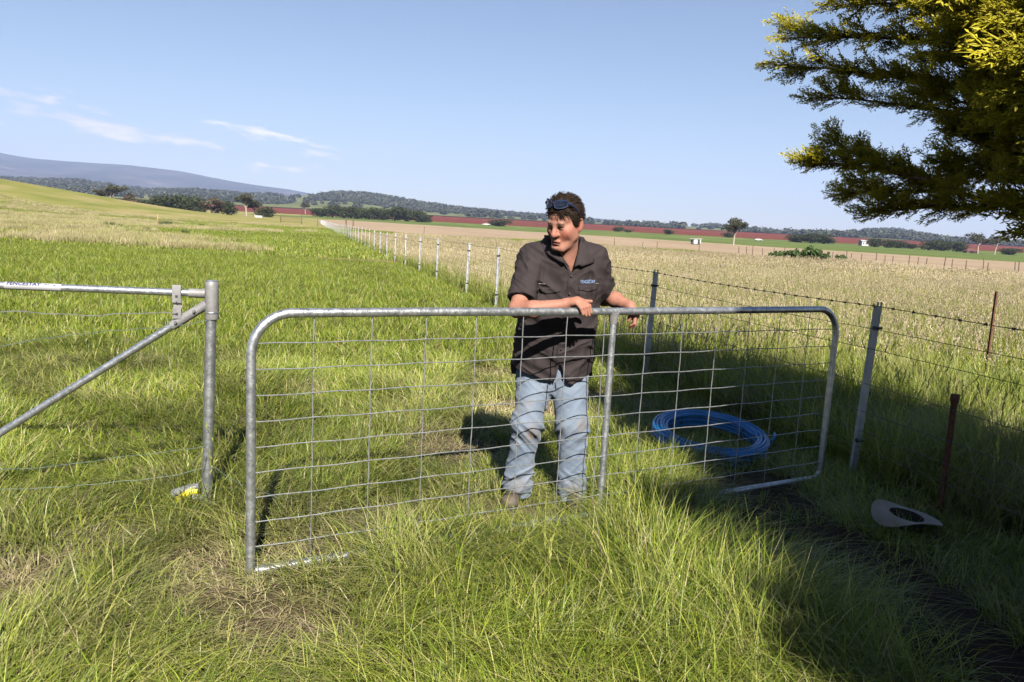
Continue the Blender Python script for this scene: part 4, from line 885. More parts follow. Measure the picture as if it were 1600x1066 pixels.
# bare soil of the shaded track
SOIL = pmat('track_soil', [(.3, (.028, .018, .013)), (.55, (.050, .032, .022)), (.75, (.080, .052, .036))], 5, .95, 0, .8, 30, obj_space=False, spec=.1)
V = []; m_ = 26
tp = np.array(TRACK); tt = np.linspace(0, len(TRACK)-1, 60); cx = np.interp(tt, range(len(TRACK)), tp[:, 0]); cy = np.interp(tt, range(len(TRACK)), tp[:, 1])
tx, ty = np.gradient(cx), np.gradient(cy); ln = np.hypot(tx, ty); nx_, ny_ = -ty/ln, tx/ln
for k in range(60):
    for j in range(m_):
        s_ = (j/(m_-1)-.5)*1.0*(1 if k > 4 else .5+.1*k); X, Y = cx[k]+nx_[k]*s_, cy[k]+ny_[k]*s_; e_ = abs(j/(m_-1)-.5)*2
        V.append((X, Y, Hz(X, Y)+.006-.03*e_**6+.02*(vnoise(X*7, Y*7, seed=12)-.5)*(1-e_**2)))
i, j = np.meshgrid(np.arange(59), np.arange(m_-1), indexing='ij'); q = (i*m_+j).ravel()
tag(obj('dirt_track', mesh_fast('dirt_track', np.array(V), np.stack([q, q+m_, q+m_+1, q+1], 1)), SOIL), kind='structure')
# ---------------------------------------------------------------- the man: surfaces grown from smooth fields
class Field:
    def __init__(s): s.p = []
    def rc(s, a, b, ra, rb, k=.02, op='u', sq=None):
        a = np.array(a, float); b = np.array(b, float); c = (a+b)/2; R = np.linalg.norm(b-a)/2+max(ra, rb)
        ba = b-a; L2 = ba @ ba
        def f(P):
            t_ = np.clip(((P-a) @ ba)/L2, 0, 1); return np.linalg.norm(P-a-t_[:, None]*ba, axis=1)-(ra+(rb-ra)*t_)
        s.p.append((c, R, f, k, op)); return s
    def el(s, c, r, k=.02, op='u', M=None):
        c = np.array(c, float); r = np.array(r, float)
        def f(P):
            q = P-c
            if M is not None: q = q @ M
            k0 = np.linalg.norm(q/r, axis=1); k1 = np.linalg.norm(q/(r*r), axis=1)+1e-9; return k0*(k0-1)/k1
        s.p.append((c, r.max(), f, k, op)); return s
    def fn(s, f, c, R, k=.02, op='u'): s.p.append((np.array(c, float), R, f, k, op)); return s
    def __call__(s, P, c=None, R=None):
        d = np.full(len(P), .25)
        for (pc, pr, f, k, op) in s.p:
            if c is not None and pr < 50 and np.linalg.norm(pc-c)-pr > R+.10: continue
            q = f(P)
            if op == 'u': h = np.clip(.5+.5*(d-q)/k, 0, 1); d = d+(q-d)*h-k*h*(1-h)
            elif op == 's': h = np.clip(.5-.5*(d+q)/k, 0, 1); d = d+(-q-d)*h+k*h*(1-h)
            elif op == 'i': d = np.maximum(d, q)
            elif op == 'add': d = d+q
        return d
def surface(F, lo, hi, h, name, B=20):
    lo = np.array(lo, float); nb = np.ceil((np.array(hi)-lo)/(h*B)).astype(int); NB = nb*B+2
    VI = []; VP = []; FQ = []; rb = B*h*.87
    ax = np.arange(B+1); gi = np.stack(np.meshgrid(ax, ax, ax, indexing='ij'), -1).reshape(-1, 3)
    def gid(i, j, k): return ((i+1)*NB[1]+(j+1))*NB[2]+(k+1)
    for bi in range(nb[0]):
        for bj in range(nb[1]):
            for bk in range(nb[2]):
                o_ = np.array([bi, bj, bk])*B; c = lo+(o_+B/2)*h
                if abs(F(c[None], c, rb)[0]) > rb*1.35+.02: continue
                D = F(lo+(gi+o_)*h, c, rb).reshape(B+1, B+1, B+1); S = D < 0
                if S.all() or not S.any(): continue
                c8 = [S[a:B+a, b:B+b, e:B+e] for a in (0, 1) for b in (0, 1) for e in (0, 1)]
                sm = sum(q.astype(int) for q in c8); act = (sm > 0) & (sm < 8); I, J, K = np.nonzero(act)
                acc = np.zeros((len(I), 3)); cnt = np.zeros(len(I))
                for axis in range(3):
                    for u_ in (0, 1):
                        for v_ in (0, 1):
                            p0 = [I, J, K]; offs = [0, 0, 0]; oth = [q for q in range(3) if q != axis]; offs[oth[0]] = u_; offs[oth[1]] = v_
                            i0, j0, k0 = I+offs[0], J+offs[1], K+offs[2]; e_ = [0, 0, 0]; e_[axis] = 1
                            d0 = D[i0, j0, k0]; d1 = D[i0+e_[0], j0+e_[1], k0+e_[2]]; cr = (d0 < 0) != (d1 < 0)
                            t_ = np.where(cr, d0/(d0-d1+1e-12), 0); pt = np.stack([i0, j0, k0], 1).astype(float); pt[:, axis] += t_
                            acc += pt*cr[:, None]; cnt += cr
                VI.append(gid(I+o_[0], J+o_[1], K+o_[2])); VP.append(lo+(acc/cnt[:, None]+o_)*h)
                for axis in range(3):
                    sl1 = [slice(0, B)]*3; sl2 = [slice(0, B)]*3; sl2[axis] = slice(1, B+1)
                    a = S[tuple(sl1)]; b = S[tuple(sl2)]; I2, J2, K2 = np.nonzero(a != b)
                    if not len(I2): continue
                    fl = a[I2, J2, K2]; q = np.stack([I2, J2, K2], 1)+o_; oth = [(axis+1) % 3, (axis+2) % 3]; ids = []
                    for (u_, v_) in ((-1, -1), (0, -1), (0, 0), (-1, 0)):
                        r_ = q.copy(); r_[:, oth[0]] += u_; r_[:, oth[1]] += v_; ids.append(gid(r_[:, 0], r_[:, 1], r_[:, 2]))
                    ids = np.stack(ids, 1); FQ.append(np.where(fl[:, None], ids, ids[:, ::-1]))
    VI = np.concatenate(VI); VP = np.concatenate(VP); FQ = np.concatenate(FQ); od = np.argsort(VI); VI = VI[od]; VP = VP[od]
    ix = np.searchsorted(VI, FQ); ix = np.clip(ix, 0, len(VI)-1); good = (VI[ix] == FQ).all(1)
    return VP, ix[good]
def fold(P, f, amp, warp=1.2, seed=0):
    """soft cloth folds: ridges drawn out along one direction"""
    n0 = fbm(P[:, 0]*f[0], P[:, 1]*f[1], P[:, 2]*f[2], 2, seed); n1 = vnoise(P[:, 0]*f[0]*1.9+warp*n0, P[:, 1]*f[1]*1.9, P[:, 2]*f[2]*1.9+warp*n0, seed+5)
    return amp*(.7*(1-np.abs(2*n0-1)*2)+.45*(1-np.abs(2*n1-1)*2))

man = empty('person', (.235, 4.31, 0), 0, 'man in dark grey shirt and faded jeans leaning on the gate, looking down', 'person')
MO = np.array([.235, 4.31, 0.])
HC = np.array([.246, 4.115, 1.612]); HS = np.array([1.0, 1.0, 1.13])
def Rm(a, ax): return np.array(Matrix.Rotation(rad(a), 3, ax))
HR = Rm(-37, 'Z') @ Rm(15, 'X') @ Rm(4, 'Y')
def hl(P): return ((P-HC) @ HR)/HS          # world -> head frame
def hw(p): return HC+HR @ (HS*np.array(p, float))
head = Field()
head.el((0, .012, .036), (.074, .095, .084), .02)
head.el((0, -.040, .046), (.064, .050, .048), .03)
head.el((0, -.026, -.046), (.058, .064, .074), .03)
head.el((0, -.074, -.101), (.029, .022, .019), .026)
for s_ in (-1, 1):
    head.rc((s_*.055, .006, -.058), (s_*.026, -.068, -.106), .019, .014, .022)
    head.el((s_*.038, -.060, -.026), (.024, .022, .022), .025)
    head.el((s_*.058, -.02, -.03), (.015, .04, .035), .03)
head.el((0, -.016, -.098), (.046, .048, .026), .03)
head.rc((-.036, -.084, .012), (.036, -.084, .012), .0125, .0125, .014)
head.rc((0, -.087, .006), (0, -.107, -.034), .0100, .0158, .014)
for s_ in (-1, 1):
    head.el((s_*.016, -.096, -.038), (.011, .011, .009), .008)
    head.el((s_*.032, -.100, -.0075), (.019, .019, .0100), .008, 's')
    head.el((s_*.032, -.0750, -.008), (.0145, .0125, .0105), .003)
    head.el((s_*.008, -.104, -.047), (.004, .005, .003), .004, 's')
    head.rc((s_*.022, -.100, -.040), (s_*.033, -.086, -.078), .0016, .0012, .010, 's')
head.el((0, -.089, -.0680), (.026, .010, .0060), .010)
head.el((0, -.087, -.0800), (.023, .010, .0070), .010)
head.rc((-.024, -.090, -.0800), (0, -.0985, -.0735), .0018, .0026, .004, 's'); head.rc((.024, -.090, -.0800), (0, -.0985, -.0735), .0018, .0026, .004, 's')
head.el((0, -.094, -.0900), (.018, .005, .003), .010, 's')
for s_ in (-1, 1):
    M_ = Rm(s_*-22, 'Z') @ Rm(-8, 'X')
    head.el((s_*.083, .020, -.004), (.0085, .022, .036), .008, 'u', M_)
    head.el((s_*.093, .012, .002), (.0070, .012, .022), .006, 's', M_)
body = Field()
def hf(P): return head(hl(P))*1.02
body.fn(hf, HC, .19, .03)
body.rc((.258, 4.235, 1.40), hw((0, .022, -.060)), .078, .060, .022)
body.rc(hw((0, -.012, -.10)), (.268, 4.175, 1.40), .034, .036, .025)
body.el((.262, 4.275, 1.30), (.175, .100, .165), .05); body.el((.25, 4.34, 1.0), (.165, .115, .26), .06); body.el((.24, 4.38, .82), (.16, .10, .12), .05)
body.rc((.14, 4.25, 1.42), (.36, 4.26, 1.435), .05, .05, .05)
# his right arm lies along the top rail (left in the picture)
body.rc((.085, 4.245, 1.385), (.018, 4.045, 1.148), .052, .044, .03)
body.rc((.018, 4.045, 1.150), (.10, 3.985, 1.158), .044, .044, .02); body.rc((.10, 3.985, 1.158), (.275, 3.985, 1.196), .044, .026, .02)
body.rc((.275, 3.985, 1.198), (.325, 3.972, 1.213), .026, .026, .02); body.el((.322, 3.972, 1.210), (.040, .034, .019), .015, 'u', Rm(20, 'Z') @ Rm(-14, 'Y'))
for kb, pp, tp_, r_ in (((.322, 3.944, 1.207), (.344, 3.923, 1.183), (.357, 3.924, 1.152), .0092), ((.336, 3.952, 1.215), (.362, 3.929, 1.189), (.374, 3.932, 1.147), .0100),
                       ((.347, 3.965, 1.219), (.378, 3.941, 1.193), (.391, 3.943, 1.148), .0102), ((.354, 3.982, 1.219), (.390, 3.958, 1.195), (.402, 3.958, 1.160), .0098)):
    body.rc(kb, pp, r_*1.08, r_, .008); body.rc(pp, tp_, r_, r_*.78, .004)
body.rc((.320, 4.002, 1.205), (.368, 4.012, 1.212), .0125, .0115, .012); body.rc((.368, 4.012, 1.212), (.402, 4.004, 1.214), .0112, .0090, .004)
# his left arm drops behind the rail
body.rc((.44, 4.275, 1.40), (.515, 4.385, 1.205), .052, .044, .03)
body.rc((.515, 4.385, 1.205), (.565, 4.305, 1.205), .044, .042, .02); body.rc((.565, 4.305, 1.205), (.640, 4.215, 1.180), .042, .027, .02)
body.rc((.640, 4.215, 1.180), (.662, 4.198, 1.140), .026, .027, .02); body.el((.660, 4.198, 1.140), (.026, .036, .034), .015)
for kb, pp, tp_, r_ in (((.664, 4.172, 1.122), (.662, 4.166, 1.092), (.645, 4.176, 1.078), .0095), ((.668, 4.186, 1.114), (.665, 4.180, 1.080), (.645, 4.188, 1.066), .0100),
                       ((.669, 4.202, 1.112), (.666, 4.200, 1.078), (.646, 4.204, 1.064), .0100), ((.668, 4.218, 1.118), (.666, 4.220, 1.086), (.648, 4.220, 1.072), .0094)):
    body.rc(kb, pp, r_*1.05, r_, .006); body.rc(pp, tp_, r_, r_*.8, .003)
body.rc((.646, 4.178, 1.160), (.634, 4.158, 1.130), .0125, .011, .012); body.rc((.634, 4.158, 1.130), (.630, 4.162, 1.105), .011, .009, .004)
LEGS = [[(.152, 4.375, .80), (.116, 4.265, .475), (.072, 4.335, .07)], [(.332, 4.375, .80), (.367, 4.275, .485), (.394, 4.295, .06)]]
for hp_, kn, an_ in LEGS: body.rc(hp_, kn, .085, .058, .03); body.rc(kn, an_, .058, .042, .02)
V, Q = surface(body, (-.08, 3.86, .02), (.72, 4.54, 1.84), .0034, 'body')
SKIN, t, o = new_mat('skin'); b = t.nodes.new('ShaderNodeBsdfPrincipled'); a = t.nodes.new('ShaderNodeAttribute'); a.attribute_name = 'tone'
nz_ = ramp(t, noise(t, 55, 4, .6), [(.3, (.86, .82, .80)), (.7, (1.08, 1.06, 1.05))]); mu = t.nodes.new('ShaderNodeMix'); mu.data_type = 'RGBA'; mu.blend_type = 'MULTIPLY'; mu.inputs['Factor'].default_value = 1
t.links.new(a.outputs['Color'], mu.inputs['A']); t.links.new(nz_, mu.inputs['B']); t.links.new(mu.outputs['Result'], b.inputs['Base Color'])
b.inputs['Roughness'].default_value = .6; b.inputs['Specular IOR Level'].default_value = .25; b.inputs['Subsurface Weight'].default_value = .12; b.inputs['Subsurface Radius'].default_value = (.6, .25, .15); b.inputs['Subsurface Scale'].default_value = .012
bn = t.nodes.new('ShaderNodeBump'); bn.inputs['Strength'].default_value = .12; bn.inputs['Distance'].default_value = .004; t.links.new(noise(t, 260, 3), bn.inputs['Height']); t.links.new(bn.outputs[0], b.inputs['Normal']); t.links.new(b.outputs[0], o.inputs[0])
me = mesh_fast('body', V-MO, Q); h = hl(V); tone = np.tile(np.array([.315, .158, .116]), (len(V), 1))
def zone(m_, c): m_ = np.clip(m_, 0, 1)[:, None]; tone[:] = tone*(1-m_)+np.array(c)*m_
inh = (np.abs(h) < .14).all(1)
def g3(c, r): return np.exp(-(((h-np.array(c))/np.array(r))**2).sum(1))*inh
for s_ in (-1, 1): zone(g3((s_*.044, -.072, -.035), (.030, .03, .030))*.9, (.285, .086, .058)); zone(g3((s_*.078, .01, -.01), (.02, .03, .035))*.7, (.29, .095, .066))
zone(g3((0, -.105, -.032), (.018, .02, .016))*.6, (.285, .088, .060))
zone(np.clip(1.6*g3((0, -.05, -.105), (.06, .05, .024)), 0, 1)*.30, (.165, .085, .062))                   # shaven chin
zone(np.clip(2*g3((0, -.094, -.074), (.023, .012, .0095)), 0, 1)*.7, (.185, .058, .046))                   # lips
zone(np.clip(3*g3((0, -.095, -.0745), (.021, .012, .0030)), 0, 1)*.9, (.05, .022, .018))
for s_ in (-1, 1):
    zone(np.clip(2.2*g3((s_*.033, -.092, .0145), (.019, .014, .0050)), 0, 1), (.055, .036, .026))          # brows
    zone(np.clip(2.2*g3((s_*.032, -.088, -.0105), (.013, .008, .0046)), 0, 1), (.10, .065, .05))            # lashes of the lowered eyes
    zone(np.clip(1.5*g3((s_*.032, -.088, -.020), (.014, .01, .006)), 0, 1)*.35, (.2, .085, .062))
nails = np.zeros(len(V))
for c in ((.358, 3.918, 1.150), (.376, 3.925, 1.145), (.393, 3.936, 1.146), (.404, 3.951, 1.158)): nails = np.maximum(nails, np.exp(-((V-np.array(c))**2).sum(1)/.007**2))
zone(nails*.5, (.32, .18, .14)); zone(((V[:, 2] < 1.32) & (V[:, 2] > 1.0) & (V[:, 1] < 4.3)).astype(float)*.35, (.25, .10, .066))
ca = me.attributes.new('tone', 'FLOAT_COLOR', 'POINT'); ca.data.foreach_set('color', np.concatenate([tone, np.ones((len(V), 1))], 1).astype(np.float32).ravel())
obj('body', me, SKIN, man)
# hair, swept back under the glasses
hair = Field()
def hairf(P):
    q = hl(P); st_ = fbm(q[:, 0]*80+q[:, 1]*14, q[:, 1]*20, q[:, 2]*26, 3, 7)
    d = np.minimum(np.linalg.norm((q-[0, .014, .040])/[.0835, .104, .090], axis=1)-1, np.linalg.norm((q-[0, -.018, .062])/[.070, .078, .074], axis=1)-1)*.085
    st2 = vnoise(q[:, 0]*210+q[:, 1]*30, q[:, 1]*40, q[:, 2]*60, 17); d = d-.005+.007*(.5-st_)+.0025*(.5-st2)
    hl_ = .060+.008*np.cos(q[:, 0]*60)+.016*(vnoise(q[:, 0]*120, 0, 0, 5)-.5)-.25*np.maximum(0, np.abs(q[:, 0])-.045)           # hairline
    side_ = np.interp(q[:, 1], [-.2, -.040, -.030, -.010, -.004, .040, .050, .075, .2], [0, 0, -.055, -.065, -.040, -.030, -.085, -.11, -.12])+hl_
    side_ = np.where(np.abs(q[:, 0]) < .040, hl_-np.maximum(0, q[:, 1])*2.0, side_)
    return np.maximum(d, (side_-q[:, 2])*.8+.004*(st_-.5))*1.02
hair.fn(hairf, HC, .2, .01)
V, Q = surface(hair, HC-.17, HC+.19, .0032, 'hair')
HAIRM = pmat('dark_hair', [(.35, (.010, .0065, .0045)), (.6, (.022, .014, .009)), (.8, (.05, .03, .019))], 90, .75, 0, .4, 260, stretch=(1, .2, .35), spec=.15)
ho = obj('hair', mesh_fast('hair', V-MO, Q), HAIRM, man)
rngs = np.random.default_rng(12); hv = V[rngs.choice(len(V), 1500, replace=False)]; hq = hl(hv); nrm = (hq-[0, .01, .03])/[.08, .10, .09]**np.array(2.0); nrm /= np.linalg.norm(nrm, axis=1, keepdims=True)
dr_ = np.stack([np.sign(hq[:, 0]+.02)*(.25+rngs.random(1500)*.3), np.full(1500, 1.0), np.where(hq[:, 2] > .09, .1, -.6)], 1)+rngs.normal(size=(1500, 3))*.25; dr_ -= nrm*(dr_*nrm).sum(1, keepdims=True); dr_ /= np.linalg.norm(dr_, axis=1, keepdims=True)
sd2 = np.cross(nrm, dr_); L2 = rngs.uniform(.018, .042, 1500)[:, None]; VS = []
for f_, o_, w_ in ((0, .0, .0016), (.5, .0055, .0014), (1, .003, .0002)):
    c_ = hq+dr_*L2*f_+nrm*(o_+rngs.random((1500, 1))*.002)
    VS += [c_-sd2*w_, c_+sd2*w_]
VS = np.stack(VS, 1).reshape(-1, 3); b0_ = np.arange(1500)*6; QS = np.concatenate([np.stack([b0_, b0_+1, b0_+3, b0_+2], 1), np.stack([b0_+2, b0_+3, b0_+5, b0_+4], 1)])
HAIR2 = pmat('hair_strand', [(.3, (.008, .005, .004)), (.6, (.020, .0125, .008)), (.8, (.040, .025, .016))], 120, .75, spec=.12)
so_ = obj('hair_locks', mesh_fast('hair_locks', (HC+(VS*HS) @ HR.T)-MO, QS), HAIR2, ho); so_['kind'] = 'stuff'
lk = MB()
rngh = np.random.default_rng(3)
for k in range(26):
    x_ = rngh.uniform(-.055, .055); p = np.array([x_, rngh.uniform(-.085, -.045), .108+rngh.uniform(-.012, .012)]); L = rngh.uniform(.012, .03)
    dd = np.array([rngh.normal()*.5, .9, .35+rngh.normal()*.25]); lk.tube([Vector(hw(p)-MO), Vector(hw(p+dd*L*.5)-MO), Vector(hw(p+dd*L+[0, L*.3, -L*.2])-MO)], [.0016, .0013, .0004], 4)
lk.build('hair_strands', HAIRM, ho)

# shirt
TZ = np.array([[.68, .237, 4.365, .212, .150], [.80, .237, 4.360, .216, .154], [.95, .240, 4.340, .214, .160], [1.08, .248, 4.315, .209, .155], [1.20, .258, 4.290, .214, .148], [1.30, .262, 4.272, .212, .138], [1.38, .258, 4.255, .196, .122], [1.45, .254, 4.240, .150, .098], [1.51, .252, 4.222, .100, .080], [1.56, .25, 4.20, .088, .075]])
def torso(P):
    z = np.clip(P[:, 2], .68, 1.56); cx, cy_, aa, bb = (np.interp(z, TZ[:, 0], TZ[:, k]) for k in (1, 2, 3, 4))
    e_ = 2.35; q = (np.abs((P[:, 0]-cx)/aa)**e_+np.abs((P[:, 1]-cy_)/bb)**e_)**(1/e_)
    return np.maximum((q-1)*np.minimum(aa, bb)*.95, np.maximum(P[:, 2]-1.53, .66-P[:, 2]))
def sleeve(F, a, b, ra, rb, cut, k=.045):
    a = np.array(a); b = np.array(b); ax_ = (b-a)/np.linalg.norm(b-a)
    def f(P):
        t_ = np.clip(((P-a) @ ax_)/np.linalg.norm(b-a), -.1, 1.2); d = np.linalg.norm(P-a-t_[:, None]*(b-a), axis=1)-(ra+(rb-ra)*t_); return np.maximum(d, (P-b) @ ax_-cut)
    F.fn(f, (a+b)/2, np.linalg.norm(b-a)/2+ra+.05, k)
shirt = Field(); shirt.fn(torso, (.25, 4.3, 1.1), 99, .02)
shirt.rc((.18, 4.235, 1.47), (.105, 4.245, 1.405), .055, .062, .05); shirt.rc((.32, 4.24, 1.475), (.415, 4.27, 1.425), .055, .060, .05)
sleeve(shirt, (.092, 4.240, 1.385), (.048, 4.105, 1.205), .082, .074, .010); sleeve(shirt, (.430, 4.270, 1.405), (.500, 4.355, 1.265), .078, .072, .010)
def sfold(P):
    x, y, z = P.T
    low = sstep(1.12, .82, z); dg = fold(np.stack([x+.45*(z-1), y, z-.55*np.abs(x-.25)], 1), (6, 5.5, 11), .0135, 1.6, 31)
    arm = sstep(.16, .05, x); cr = fold(np.stack([x, y, z+.6*x], 1), (8, 8, 20), .0085, 1.2, 37)
    pit = .015*np.exp(-((x-.135-.10*(z-1.3))/.014)**2)*sstep(1.12, 1.25, z)*sstep(1.43, 1.32, z)*sstep(4.32, 4.2, y)+.013*np.exp(-((x-.405)/.016)**2)*sstep(1.12, 1.22, z)*sstep(1.42, 1.32, z)*sstep(4.3, 4.2, y)
    ver = fold(np.stack([x, y, z], 1), (12, 10, 3.2), .0065, .8, 43)*low
    return -(dg*(1-.35*arm)+cr*arm*.8+ver)+pit
shirt.fn(sfold, (.25, 4.3, 1.1), 99, .02, 'add')
def hem(P):
    x = P[:, 0]; f = np.interp(x, [-.1, .01, .06, .12, .20, .235, .252, .268, .276, .30, .325, .345, .40, .465, .6], [.84, .802, .782, .762, .743, .738, .748, .835, .842, .775, .728, .725, .745, .782, .82])
    return np.where(P[:, 1] < 4.36, f, .74)-P[:, 2]
shirt.fn(hem, (.25, 4.3, .7), 99, .01, 'i')
VB = np.array([.303, 1.352])
def vneck(P):
    x, y, z = P.T; dz_ = z-VB[1]; lft = VB[0]-.62*dz_-.003; rgt = VB[0]+.20*dz_+.003
    return np.maximum(np.maximum(np.maximum(lft-x, x-rgt)*.9, -dz_), y-4.225)
shirt.fn(vneck, (.28, 4.15, 1.43), .16, .006, 's')
def nk(P):
    c = np.array([.253, 4.20]); return np.maximum(np.linalg.norm((P[:, :2]-c)/[.082, .080], axis=1)*.08-.08, 1.47-P[:, 2])
shirt.fn(nk, (.25, 4.2, 1.52), .14, .008, 's')
def plk(P):   # button placket: the left front laps over the right
    x = P[:, 0]; xc = .297-.035*sstep(1.35, .8, P[:, 2]); return np.where((P[:, 1] < 4.3) & (P[:, 2] < 1.355), .0055*np.exp(-((x-xc+.017)/.0035)**2)-.0028*((x > xc-.016) & (x < xc+.022)), 0)
shirt.fn(plk, (.28, 4.15, 1.1), 99, .01, 'add')
V, Q = surface(shirt, (-.08, 3.98, .66), (.62, 4.58, 1.58), .0042, 'shirt')
def cloth_mat(name, stops, scale, weave, bstr, rough=.85, stretch=None, sheen=.15):
    M, t, o = new_mat(name); b = t.nodes.new('ShaderNodeBsdfPrincipled'); t.links.new(ramp(t, noise(t, scale, 5, .6, stretch=stretch), stops), b.inputs['Base Color']); b.inputs['Roughness'].default_value = rough; b.inputs['Specular IOR Level'].default_value = .2; b.inputs['Sheen Weight'].default_value = sheen
    bn = t.nodes.new('ShaderNodeBump'); bn.inputs['Strength'].default_value = bstr; bn.inputs['Distance'].default_value = .003; t.links.new(noise(t, weave, 3), bn.inputs['Height'])
    b2 = t.nodes.new('ShaderNodeBump'); b2.inputs['Strength'].default_value = .55; b2.inputs['Distance'].default_value = .012; t.links.new(noise(t, 10, 1.5, .5, dist=.6, stretch=(1.3, 1, .8)), b2.inputs['Height']); t.links.new(bn.outputs[0], b2.inputs['Normal'])
    t.links.new(b2.outputs[0], b.inputs['Normal']); t.links.new(b.outputs[0], o.inputs[0]); return M
SHIRTM = cloth_mat('charcoal_drill', [(.3, (.0235, .0180, .0188)), (.7, (.033, .0258, .0268))], 14, 420, .25, sheen=.0)
sh = obj('shirt', mesh_fast('shirt', V-MO, Q), SHIRTM, man)
def front_y(F, x, z, y0=3.85, off=0.):
    P = np.stack([np.full(len(x), 0)+x, np.full(len(x), y0), z], 1).astype(float)
    for _ in range(70):
        d = F(P); P[:, 1] += np.clip(d, -.01, .05)*.7
    return P[:, 1]-off
def patch(F, poly, off, name, mat, parent, th=.003, cuts=5):
    bm = bmesh.new(); vs = [bm.verts.new((x, 0, z)) for x, z in poly]; bm.faces.new(vs); bmesh.ops.triangulate(bm, faces=bm.faces[:])
    for _ in range(cuts):
        lg = [e_ for e_ in bm.edges if e_.calc_length() > .012]
        if not lg: break
        bmesh.ops.subdivide_edges(bm, edges=lg, cuts=1); bmesh.ops.triangulate(bm, faces=bm.faces[:])
    bm.verts.ensure_lookup_table(); x = np.array([v.co.x for v in bm.verts]); z = np.array([v.co.z for v in bm.verts]); y = front_y(F, x, z, off=off)
    for i, v in enumerate(bm.verts): v.co.y = y[i]
    bmesh.ops.recalc_face_normals(bm, faces=bm.faces[:]); r_ = bmesh.ops.solidify(bm, geom=bm.faces[:], thickness=th)
    bmesh.ops.translate(bm, vec=-Vector(MO), verts=bm.verts[:]); me = bmesh.ops and bpy.data.meshes.new(name); bm.to_mesh(me); bm.free(); me.polygons.foreach_set('use_smooth', [True]*len(me.polygons)); return obj(name, me, mat, parent)
# pockets with flaps
patch(shirt, [(.118, 1.262), (.247, 1.268), (.247, 1.248), (.185, 1.232), (.120, 1.240)], .006, 'pocket_flap', SHIRTM, sh)
patch(shirt, [(.342, 1.282), (.448, 1.290), (.446, 1.268), (.398, 1.252), (.344, 1.262)], .006, 'pocket_flap', SHIRTM, sh)
patch(shirt, [(.124, 1.250), (.243, 1.256), (.240, 1.135), (.180, 1.125), (.128, 1.135)], .0025, 'pocket', SHIRTM, sh, .002)
patch(shirt, [(.346, 1.272), (.444, 1.278), (.438, 1.160), (.395, 1.150), (.350, 1.155)], .0025, 'pocket', SHIRTM, sh, .002)
bx = np.array([.182, .395, .300, .296, .284, .272]); bz = np.array([1.242, 1.262, 1.335, 1.24, 1.08, .93]); by_ = front_y(shirt, bx, bz, off=.009)
BTN = pmat('button_dark', [(.4, (.03, .027, .026)), (.6, (.05, .045, .042))], 20, .4)
for k in range(len(bx)): MB().lathe([(0, .003), (.0045, .003), (.0058, .001), (.0058, -.003)], 12, Matrix.Translation(Vector((bx[k], by_[k], bz[k]))-Vector(MO)) @ Matrix.Rotation(rad(90), 4, 'X')).build('button', BTN, sh)
THREAD = pmat('pale_blue_thread', [(.4, (.12, .18, .32)), (.6, (.17, .24, .38))], 60, .8); THREADW = pmat('white_thread', [(.4, (.26, .25, .26)), (.6, (.32, .31, .32))], 60, .8)
def shirt_text(txt, size, x0, z0, wd_, slope, mat):
    bm = text_mesh(txt, size); xs_ = np.array([v.co.x for v in bm.verts]); zs_ = np.array([v.co.y for v in bm.verts]); xs_ = (xs_-xs_.min())/(xs_.max()-xs_.min())*wd_
    X = x0+xs_; Z = z0+zs_+slope*xs_; Y = front_y(shirt, X, Z, off=.0035)
    for i, v in enumerate(bm.verts): v.co = (X[i]-MO[0], Y[i]-MO[1], Z[i])
    me = bpy.data.meshes.new('embroidery'); bm.to_mesh(me); bm.free(); obj('embroidery', me, mat, sh)
shirt_text('FENCESTAY', .024, .352, 1.298, .080, .03, THREAD); shirt_text('-.', .014, .436, 1.297, .018, .03, THREADW)
for k in range(7): patch(shirt, [(.128+k*.0048, 1.280+.0002*k), (.1315+k*.0048, 1.280+.0002*k), (.1315+k*.0048, 1.285+.002*(k % 3 == 0)), (.128+k*.0048, 1.285+.0015*(k % 2))], .0035, 'name_stitch', THREADW, sh, .0008, 0)
# collar: two open wings and the stand round the neck
def loft(name, rows, mat, parent, th=.004):
    n_ = len(rows[0]); V = [Vector(p)-Vector(MO) for r_ in rows for p in r_]; Fc = [(i*n_+j, i*n_+j+1, (i+1)*n_+j+1, (i+1)*n_+j) for i in range(len(rows)-1) for j in range(n_-1)]
    me = bpy.data.meshes.new(name); me.from_pydata([tuple(v) for v in V], [], Fc); bm = bmesh.new(); bm.from_mesh(me); bmesh.ops.subdivide_edges(bm, edges=bm.edges[:], cuts=2, use_grid_fill=True, smooth=1.0)
    bmesh.ops.recalc_face_normals(bm, faces=bm.faces[:]); bmesh.ops.solidify(bm, geom=bm.faces[:], thickness=th); bm.to_mesh(me); bm.free(); me.polygons.foreach_set('use_smooth', [True]*len(me.polygons)); return obj(name, me, mat, parent)
inner = [(.285, 4.105, 1.385), (.232, 4.118, 1.448), (.186, 4.160, 1.492), (.168, 4.215, 1.528), (.205, 4.285, 1.552), (.255, 4.305, 1.556), (.305, 4.285, 1.555), (.338, 4.215, 1.535), (.334, 4.160, 1.495), (.322, 4.122, 1.440), (.310, 4.106, 1.385)]
outer = [(.246, 4.098, 1.398), (.172, 4.122, 1.440), (.128, 4.175, 1.474), (.120, 4.235, 1.492), (.178, 4.345, 1.500), (.256, 4.370, 1.500), (.330, 4.350, 1.505), (.388, 4.250, 1.498), (.412, 4.190, 1.462), (.420, 4.150, 1.412), (.352, 4.104, 1.388)]
midr = [tuple((np.array(a)*.45+np.array(b)*.55)+np.array([0, -.004 if a[1] < 4.2 else .004, .011])) for a, b in zip(inner, outer)]
loft('collar', [inner, midr, outer], SHIRTM, sh)
